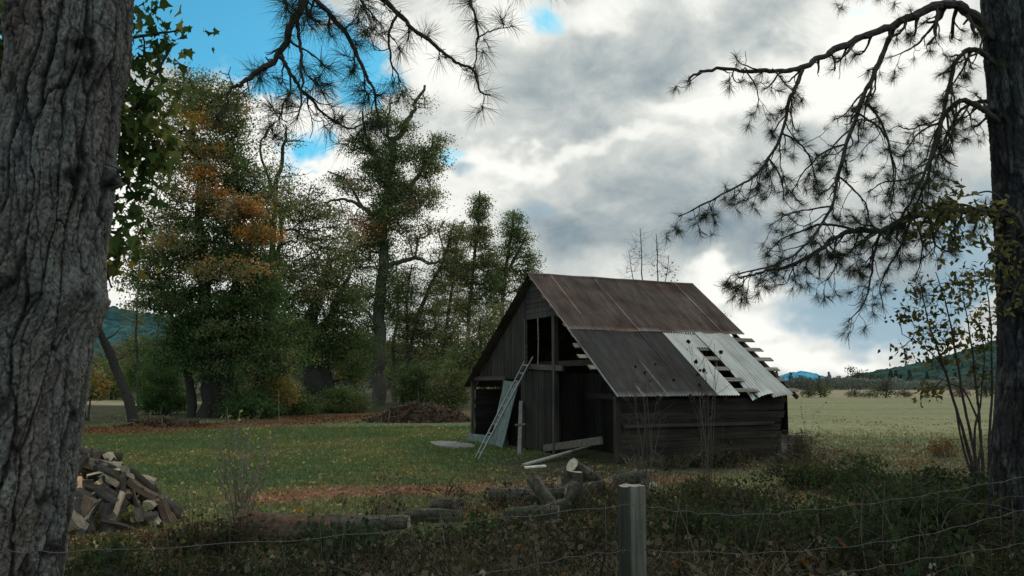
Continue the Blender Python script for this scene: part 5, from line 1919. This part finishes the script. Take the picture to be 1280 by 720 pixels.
    pal = np.array([(.32, .28, .19), (.25, .20, .11), (.30, .13, .05), (.36, .34, .28), (.14, .17, .07)])
    leaves(mb, P, .05 + .04 * R.random(nb), pal[R.integers(0, 5, nb)] * (.6 + .6 * R.random((nb, 1))), w=.42)
    # arching dead canes and twigs
    P = scatter(1000, -11, 15, 5.2, 24, du)
    for p in P:
        a = R.random() * 2 * PI
        L = random.uniform(.3, 1.1)
        h = random.uniform(.08, .55)
        e = p + [math.cos(a) * L, math.sin(a) * L * .7, random.uniform(-.05, .35)]
        tube(mb, spline([p, p + (e - p) * .35 + [0, 0, h], p + (e - p) * .7 + [0, 0, h * .8], e], 3), np.linspace(.0045, .002, 10), 3, np.array(random.choice([(.075, .064, .05), (.05, .042, .034), (.05, .035, .03), (.11, .095, .075)])))
    # upright dry stalks
    P = scatter(420, -11, 15, 6, 24, du)
    for p in P:
        L = random.uniform(.35, .95)
        d = unit(np.array([random.gauss(0, .15), random.gauss(0, .15), 1]))
        tube(mb, spline([p, p + d * L * .5 + R.normal(size=3) * .02, p + d * L + R.normal(size=3) * .06], 3), np.linspace(.0045, .002, 7), 3, np.array(random.choice([(.20, .17, .13), (.12, .10, .075), (.06, .04, .034)])))
    mb.c = [c * .78 for c in mb.c]
    tag(mb.build('undergrowth', M_GRASS), 'tangled weeds and dry grass on the bank behind the wire', 'undergrowth', kind='stuff')


build_ground_cover()


# ------------------------------------------------------------------ bushes and tall weeds
def bramble(label, px, py, h, r, cols, seed, ncane=34, nl=26, leaf=.055, cat='bush', name='bramble_bush', part='foliage'):
    global R
    keep, R = R, np.random.default_rng(500 + seed)
    h, r, nl, ncane = h * .82, r * 1.1, int(nl * 1.5), int(ncane * 1.25)
    c = gp(px, py)
    t = thing(name, label, cat, c)
    mb, lb = MB(), MB()
    LP = []
    for _ in range(ncane):
        a = R.random() * 2 * PI
        q = R.random() ** .5
        p = np.array([math.cos(a) * q * r * .5, math.sin(a) * q * r * .4, 0])
        p[2] = float(gz(c[0] + p[0], c[1] + p[1])) - c[2]
        b = R.random() * 2 * PI
        L = r * (.4 + .8 * R.random())
        top = h * (.45 + .75 * R.random())
        e = p + [math.cos(b) * L, math.sin(b) * L * .8, top * (.3 + .5 * R.random())]
        k = spline([p, p + (e - p) * .3 + [0, 0, top * .75], p + (e - p) * .65 + [0, 0, top * .62], e], 5)
        tube(mb, k, np.linspace(.006, .0025, len(k)), 4, np.array([.055, .04, .034]) * (.6 + R.random()))
        i = R.integers(2, len(k), nl)
        LP.append(k[i] + R.normal(size=(nl, 3)) * .055)
    P = np.vstack(LP)
    lf = mb.build('canes', M_TWIG, t)
    leaves(lb, P, leaf * (.6 + .8 * R.random(len(P))), palette(cols, P, 3.0, seed), w=.44)
    lb.build(part, M_LEAF, t)
    R = keep
    return t


def build_bushes():
    D1 = [(.022, .036, .016), (.03, .048, .02), (.042, .056, .024), (.03, .04, .026)]
    D2 = [(.03, .05, .022), (.05, .07, .028), (.07, .075, .03)]
    D3 = [(.045, .04, .026), (.03, .04, .02), (.07, .055, .035)]
    bramble('dark low bramble mound just left of the field, beyond the barn corner', 1003, 612, .5, .75, D1, 1)
    bramble('greener bramble bush growing in front of the leaf strewn verge', 1058, 618, .75, .85, D2, 2, 40, 30)
    bramble('wide bramble bush crossed by the top wire midway to the dark pine', 1110, 645, .7, .95, D1, 3, 44)
    bramble('thick bramble bush at the foot of the leafy sapling', 1190, 640, .75, .9, D1, 4, 44)
    bramble('bramble bush nearest the second fence post at the frame edge', 1235, 690, .8, .8, D1, 5, 44)
    bramble('brownish bush with thin stems between the square post and the bramble mound', 925, 650, .6, .85, D3, 6)
    bramble('dark bramble bush under the middle wire right of the square post', 1010, 700, .6, .9, D1, 7, 40)
    bramble('yellowish green bush below the weeds with the seed heads', 885, 632, .5, .6, [(.07, .075, .03), (.05, .06, .025)], 8, 26)
    bramble('leafy bush pressing against the right side of the square post', 850, 695, .65, .75, D1, 9)
    bramble('low green bush in front of the firewood heap', 130, 722, .38, .7, D2, 10, 26)
    bramble('tall grassy bush in front of the pale fallen trunk', 440, 715, .55, .8, [(.028, .045, .022), (.035, .055, .028)], 11, 40, 24)
    bramble('dark bush between rotten log and firewood heap', 258, 695, .38, .6, D3, 12)
    bramble('thorny bush at the wire in front of the cut logs', 600, 705, .5, .8, D1, 13)
    bramble('weedy bush hiding the left foot of the square post', 720, 705, .55, .75, D3, 14)
    bramble('dense bush under the lowest wire near the second post', 1150, 712, .7, .9, D1, 15, 44)
    bramble('small reddish shrub standing on the verge near the leafy sapling', 1180, 572, .55, .55, [(.16, .075, .035), (.10, .05, .03), (.09, .08, .04)], 16, 22, 12, .05)
    bramble('dry brown shrub at the far corner of the barn', 1000, 578, .85, .75, [(.075, .055, .035), (.06, .055, .03), (.10, .075, .045)], 17, 40, 14, .05)
    bramble('low leafy bush along the barn wall under the silvery sheets', 905, 585, .55, .7, D3, 18, 28, 20)

    # shrubs and weeds with upright stems
    def upright(name, label, px, py, tops, rb, cols, nleaf, leaf, head=None, cat='shrub', side=.35, wood=(.09, .075, .06), seed=0):
        global R
        keep, R = R, np.random.default_rng(700 + seed)
        c = gp(px, py)
        Y = c[1]
        t = thing(name, label, cat, c)
        mb, lb, hbs = MB(), MB(), []
        LP = []
        for (tx, ty, dy) in tops:
            e = at(tx, ty, Y + dy) - c
            b = np.array([R.normal() * .06, R.normal() * .06, -.03])
            k = spline([b, b + (e - b) * .35 + R.normal(size=3) * .04 + [0, 0, .05], b + (e - b) * .7 + R.normal(size=3) * .05, e], 5)
            tube(mb, k, np.linspace(rb, rb * .3, len(k)), 5, np.array(wood) * (.7 + .6 * R.random()))
            LP += list(k[5:])
            ends = [k[-1]]
            L = np.linalg.norm(e - b)
            for _ in range(int(side * 10)):
                i = R.integers(4, len(k) - 1)
                d = unit(unit(k[i + 1] - k[i]) + .8 * R.normal(size=3))
                l = L * (.10 + .16 * R.random())
                s = spline([k[i], k[i] + d * l * .5 + [0, 0, .02], k[i] + d * l + [0, 0, l * .25]], 3)
                tube(mb, s, np.linspace(rb * .5, rb * .25, len(s)), 4, np.array(wood) * .9)
                LP += list(s[2:])
                ends.append(s[-1])
            if head:
                for p in ends:
                    if R.random() < .5:
                        hs = head * (.7 + .6 * R.random())
                        n = 14
                        dd = unit(R.normal(size=(n, 3)))
                        hb = MB()
                        hbs.append(hb)
                        leaves(hb, np.tile(p, (n, 1)) - dd * hs * .25, np.full(n, hs), np.tile(np.array([.035, .028, .024]), (n, 1)) * (.6 + .8 * R.random((n, 1))), dd, .45)
        mb.build('stems', M_TWIG, t)
        if nleaf:
            LP = np.array(LP)
            P = LP[R.integers(0, len(LP), nleaf)] + R.normal(size=(nleaf, 3)) * .04
            leaves(lb, P, leaf * (.6 + .8 * R.random(nleaf)), np.array(cols)[R.integers(0, len(cols), nleaf)] * (.6 + .8 * R.random((nleaf, 1))), w=.42)
            lb.build('leaves', M_LEAF, t)
        if head:
            for hb in hbs:
                hb.build('seed_head', M_TWIG, t)
        R = keep
        return t
    yl = [(.30, .27, .09), (.22, .20, .07), (.35, .32, .18), (.12, .12, .05)]
    upright('bare_shrub', 'nearly bare upright shrub with a few yellow leaves beside the rotten log', 297, 668,
            [(x, y, random.uniform(-.4, .4)) for x, y in ((262, 560), (275, 530), (283, 508), (292, 540), (300, 512), (312, 530), (322, 518), (336, 545), (352, 520), (345, 528), (268, 590), (310, 570), (330, 590), (288, 585), (358, 550), (270, 545), (280, 560), (295, 525), (305, 548), (318, 556), (340, 570), (255, 600), (348, 600))], .012, yl, 230, .055, side=.5, seed=1, wood=(.16, .14, .11))
    upright('dry_weed', 'thin dry weed stalks standing between firewood heap and bare shrub', 238, 668, [(x, y, random.uniform(-.3, .3)) for x, y in ((215, 585), (222, 600), (232, 580), (243, 605), (250, 590), (228, 625))], .005, [(.25, .22, .16)], 16, .05, side=.3, cat='weed', seed=2)
    upright('dry_weed', 'brown bushy dry weed rising beside the bare dirt track', 482, 662, [(x, y, random.uniform(-.4, .4)) for x, y in ((462, 610), (468, 596), (474, 620), (480, 592), (486, 604), (493, 598), (500, 615), (508, 625), (470, 630), (490, 622))], .005, [(.12, .08, .055), (.09, .06, .045)], 110, .04, side=.6, cat='weed', seed=3, wood=(.10, .07, .055))
    upright('seeding_weed', 'tall dry weed with round seed heads in front of the dark roof sheets', 803, 622, [(x, y, random.uniform(-.3, .3)) for x, y in ((790, 470), (794, 458), (801, 480), (806, 466), (813, 476), (822, 496), (786, 520), (826, 520))], .010, [(.05, .04, .03)], 24, .05, .05, 'weed', .35, (.065, .055, .046), 4)
    upright('seeding_weed', 'tallest dry weed with dark seed heads in front of the silvery sheets', 886, 620, [(x, y, random.uniform(-.3, .3)) for x, y in ((864, 432), (870, 452), (878, 438), (882, 462), (893, 430), (895, 452), (875, 478), (893, 490), (902, 520))], .010, [(.05, .04, .03)], 24, .05, .072, 'weed', .30, (.065, .055, .046), 5)
    upright('dry_weed', 'slim dry stalk standing alone in front of the open bay', 648, 600, [(644, 560, 0), (650, 572, 0)], .005, [(.12, .1, .07)], 8, .04, cat='weed', seed=6)
    upright('dry_weed', 'tall thin dry weeds beside the feed trough at the field edge', 1012, 582, [(x, y, random.uniform(-.3, .3)) for x, y in ((1000, 505), (1006, 520), (1018, 512), (1024, 530), (1030, 545))], .006, [(.10, .08, .05)], 40, .05, cat='weed', seed=7)
    upright('dry_weed', 'single dry stem standing before the verge between bramble bushes', 1130, 628, [(1128, 555, 0), (1133, 585, 0)], .005, [(.10, .08, .05)], 6, .05, cat='weed', seed=8, side=.2)
    upright('yellow_sprig', 'small sprig of yellow orange leaves standing up from the rotten log', 374, 662, [(374, 634, 0), (370, 640, 0), (379, 638, 0)], .004, [(.55, .30, .05), (.5, .24, .04)], 26, .06, cat='weed', seed=9, side=.2)
    upright('leafy_sprig', 'pale green leafy sprig low in front of the pale fallen trunk', 420, 712, [(392, 694, 0), (405, 698, 0), (428, 690, 0), (424, 702, 0)], .004, [(.13, .17, .07), (.10, .14, .06)], 46, .05, cat='weed', seed=10, side=.3)
    upright('maple_sprig', 'orange leaf spray lying among the brambles below the barn corner', 1000, 640, [(995, 617, 0), (1005, 620, 0), (1002, 614, 0)], .004, [(.34, .13, .05), (.26, .10, .045)], 14, .06, cat='weed', seed=11, side=.2)


build_bushes()


# ------------------------------------------------------------------ distance
def hill(name, prof, D, col, depth, amp, seed, nx=420, ny=46):
    prof = np.array(prof, float)
    px = np.linspace(prof[0, 0], prof[-1, 0], nx)
    py = np.interp(px, prof[:, 0], prof[:, 1])
    k = np.ones(25) / 25
    pp = np.pad(py, 12, mode='edge')
    py = np.convolve(pp, k, 'valid')
    V = np.zeros((ny, nx, 3))
    for i in range(nx):
        top = at(px[i], py[i], D)
        x = top[0] / D
        for j in range(ny):
            t = j / (ny - 8)
            y = D - depth * (1 - t) if t <= 1 else D + depth * (t - 1) * 2
            h = top[2] * (sst(0, 1, t) * .65 + .35 * t if t <= 1 else 1 - (t - 1) * 1.5)
            V[j, i] = (x * y, y, h)
    a, b = V[..., 0], V[..., 1]
    n = fbm(a / amp / 1.5, b / amp / 1.5, 0, 4, seed) - .5
    m = fbm(a / amp / 14, b / amp / 14, 0, 3, seed + 1) - .5
    w = sst(0, 6, np.arange(ny))[:, None]
    V[..., 2] = np.maximum(V[..., 2] + (n * amp * 1.5 + m * amp * 1.2) * w, -2)
    C = np.array(col) * (1 + 1.3 * n + .9 * m)[..., None]  # col has the distance haze mixed into the hill's own colour
    mb = MB()
    i = (np.arange(ny - 1)[:, None] * nx + np.arange(nx - 1)[None]).reshape(-1)
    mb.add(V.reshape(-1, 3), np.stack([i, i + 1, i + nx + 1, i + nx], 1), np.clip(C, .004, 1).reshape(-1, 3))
    return tag(mb.build(name, M_HILL), kind='structure')


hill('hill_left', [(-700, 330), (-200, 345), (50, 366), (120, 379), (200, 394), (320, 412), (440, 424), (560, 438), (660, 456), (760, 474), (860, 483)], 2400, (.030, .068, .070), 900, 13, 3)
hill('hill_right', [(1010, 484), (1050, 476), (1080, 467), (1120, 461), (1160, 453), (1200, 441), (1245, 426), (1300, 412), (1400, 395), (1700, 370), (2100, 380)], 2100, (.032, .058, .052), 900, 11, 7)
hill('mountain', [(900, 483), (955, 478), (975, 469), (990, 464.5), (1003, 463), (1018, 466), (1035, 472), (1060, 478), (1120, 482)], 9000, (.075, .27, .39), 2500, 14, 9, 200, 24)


def small_tree(kind, h, rng, shrub=False):
    """meshes of a far tree: trunk and crown"""
    tb, lb = MB(), MB()
    tube(tb, [(0, 0, -.3), (.05, 0, h * .5), (0, .05, h * .96)], [h * .022, h * .016, h * .004], 6, (.05, .042, .036))
    if kind == 'conifer':
        n = 420
        t = R.random(n)
        z = h * (.10 + .9 * t)
        r = h * .17 * (1 - t) * (.5 + .6 * R.random(n)) * (1 + .3 * np.sin(t * 40))
        a = R.random(n) * 2 * PI
        P = np.stack([np.cos(a) * r, np.sin(a) * r, z], 1)
        D = np.stack([np.cos(a), np.sin(a), -.35 + 0 * a], 1)
        leaves(lb, P, h * .075 * (.6 + .7 * R.random(n)), palette([(.018, .036, .026), (.03, .05, .034)], P, .6, 3), D, .35)
    else:
        cl = [(R.normal(size=3) * [h * .16, h * .16, h * .15] + [0, 0, h * .6]) for _ in range(16)]
        for c in cl:
            tube(tb, [(0, 0, h * .25), c * np.array([.5, .5, .8]), c], [h * .012, h * .008, h * .004], 4, (.05, .042, .036))
        n = 560
        if shrub:
            n = 760
            cl = [np.array([math.cos(a) * q * .36, math.sin(a) * q * .36, .12 + .62 * R.random() * (1 - q * q * .7)]) * h for a, q in zip(R.random(26) * 6.28, R.random(26) ** .5)]
        P = np.array(cl)[R.integers(0, len(cl), n)] + R.normal(size=(n, 3)) * h * (.085 if shrub else .075)
        P[:, 2] = np.abs(P[:, 2])
        cols = {'round': [(.05, .075, .045), (.075, .095, .055), (.06, .08, .055)], 'brown': [(.075, .07, .05), (.10, .08, .058), (.07, .075, .05)], 'olive': [(.13, .13, .075), (.10, .11, .06)]}[kind]
        leaves(lb, P, h * .06 * (.6 + .7 * R.random(n)), palette(cols, P, .6, 4), None, .42)
    return tb.mesh('trunk', M_BARK), lb.mesh('crown', M_LEAF)


def build_distance():
    rng = random.Random(9)
    lib = {k: [small_tree(k, 1.0, rng) for _ in range(4)] for k in ('conifer', 'round', 'brown', 'olive')}
    lib.update({'shrub_' + k: [small_tree(k, 1.0, rng, True) for _ in range(3)] for k in ('round', 'brown', 'olive')})

    def put(name, label, cat, px, Y, h, kind, group=None, wide=1.0):
        p = onground(px, Y)
        t = thing(name, label, cat, p, rng.uniform(0, 6), group)
        t.scale = (h * wide, h * wide, h)
        a, b = lib[kind][rng.randrange(len(lib[kind]))]
        for nm, me in (('trunk', a), ('crown', b)):
            o = bpy.data.objects.new(nm, me)
            COL.objects.link(o)
            o.parent = t
    lab = {'conifer': 'small dark conifer in the tree row across the far field', 'round': 'small dark broadleaf tree in the tree row across the far field', 'olive': 'pale olive tree in the tree row across the far field'}
    for k in range(78):
        kind = rng.choice(['conifer', 'conifer', 'round', 'round', 'olive'])
        Y = rng.uniform(420, 560)
        h = rng.uniform(9, 18) * Y / F if kind != 'conifer' else rng.uniform(11, 24) * Y / F
        px = 940 + 330 * (k + rng.random()) / 78
        put('distant_tree', lab[kind], 'tree', px, Y, h, kind, kind + ' trees in the row across the far field', 1.15 if kind != 'conifer' else 1)
    put('distant_tree', 'largest round tree in the far tree row, right of the blue mountain', 'tree', 1071, 400, 10.5, 'round', None, 1.3)
    put('distant_tree', 'dark bushy tree at the foot of the forested hill', 'tree', 1090, 390, 8, 'round', None, 1.4)
    # hedgerow shrubs at the field's far edge
    for px, h, kind, wide, l in ((1022, 3.6, 'olive', 1.7, 'grey green shrub at the field edge just past the barn'), (1104, 4.2, 'brown', 1.25, 'big dark brownish round shrub at the far field edge'),
                                 (1066, 1.7, 'brown', 2.6, 'low brown shrub row piece between the two big field shrubs'), (1084, 1.6, 'olive', 2.2, 'low olive shrub beside the big brownish round shrub'),
                                 (1126, 1.9, 'brown', 1.8, 'small brown shrub right of the big brownish round shrub'), (1155, 1.2, 'olive', 1.6, 'tiny olive shrub alone on the far field edge'),
                                 (1008, 2.4, 'brown', 1.4, 'brown shrub peeping out from behind the barn roof end'), (1228, 3.5, 'round', 1.5, 'dark shrub at the field edge beside the dark pine trunk'),
                                 (1195, 2.2, 'brown', 2.0, 'brown shrub at the field edge behind the leafy sapling')):
        put('field_shrub', l, 'shrub', px, 150 + rng.uniform(-4, 8), h, 'shrub_' + kind, None, wide)
    # the mass of far woods at the field's end and behind the left trees
    mb = MB()
    n = 16000
    px = 880 + 450 * R.random(n)
    Y = 370 + 60 * R.random(n)
    h = 4.2 * R.random(n) ** .8 * (.5 + 1.0 * fbm(px * .06, Y * .0, 0, 3, 4))
    P = np.stack([(px - 640) / F * Y, Y, h + .5], 1)
    leaves(mb, P, 1.0 * (.5 + R.random(n)), palette([(.10, .115, .105), (.13, .125, .105), (.085, .11, .105), (.15, .135, .11)], P, .02, 6), None, .5)  # distance haze put into these bluish grey leaf colours
    n = 16000
    px = -100 + 800 * R.random(n)
    Y = 110 + 90 * R.random(n)
    h = 8 * R.random(n) ** .7 * (.35 + 1.1 * fbm(px * .03, Y * .05, 0, 3, 14))
    P = np.stack([(px - 640) / F * Y, Y, h + .9], 1)
    leaves(mb, P, .62 * (.5 + R.random(n)), palette([(.05, .06, .035), (.08, .08, .045), (.035, .05, .03), (.11, .095, .05)], P, .12, 6), None, .5)
    tag(mb.build('far_woods', M_LEAF), 'hazy woods and thickets far behind field and trees', 'woods', kind='stuff')


build_distance()
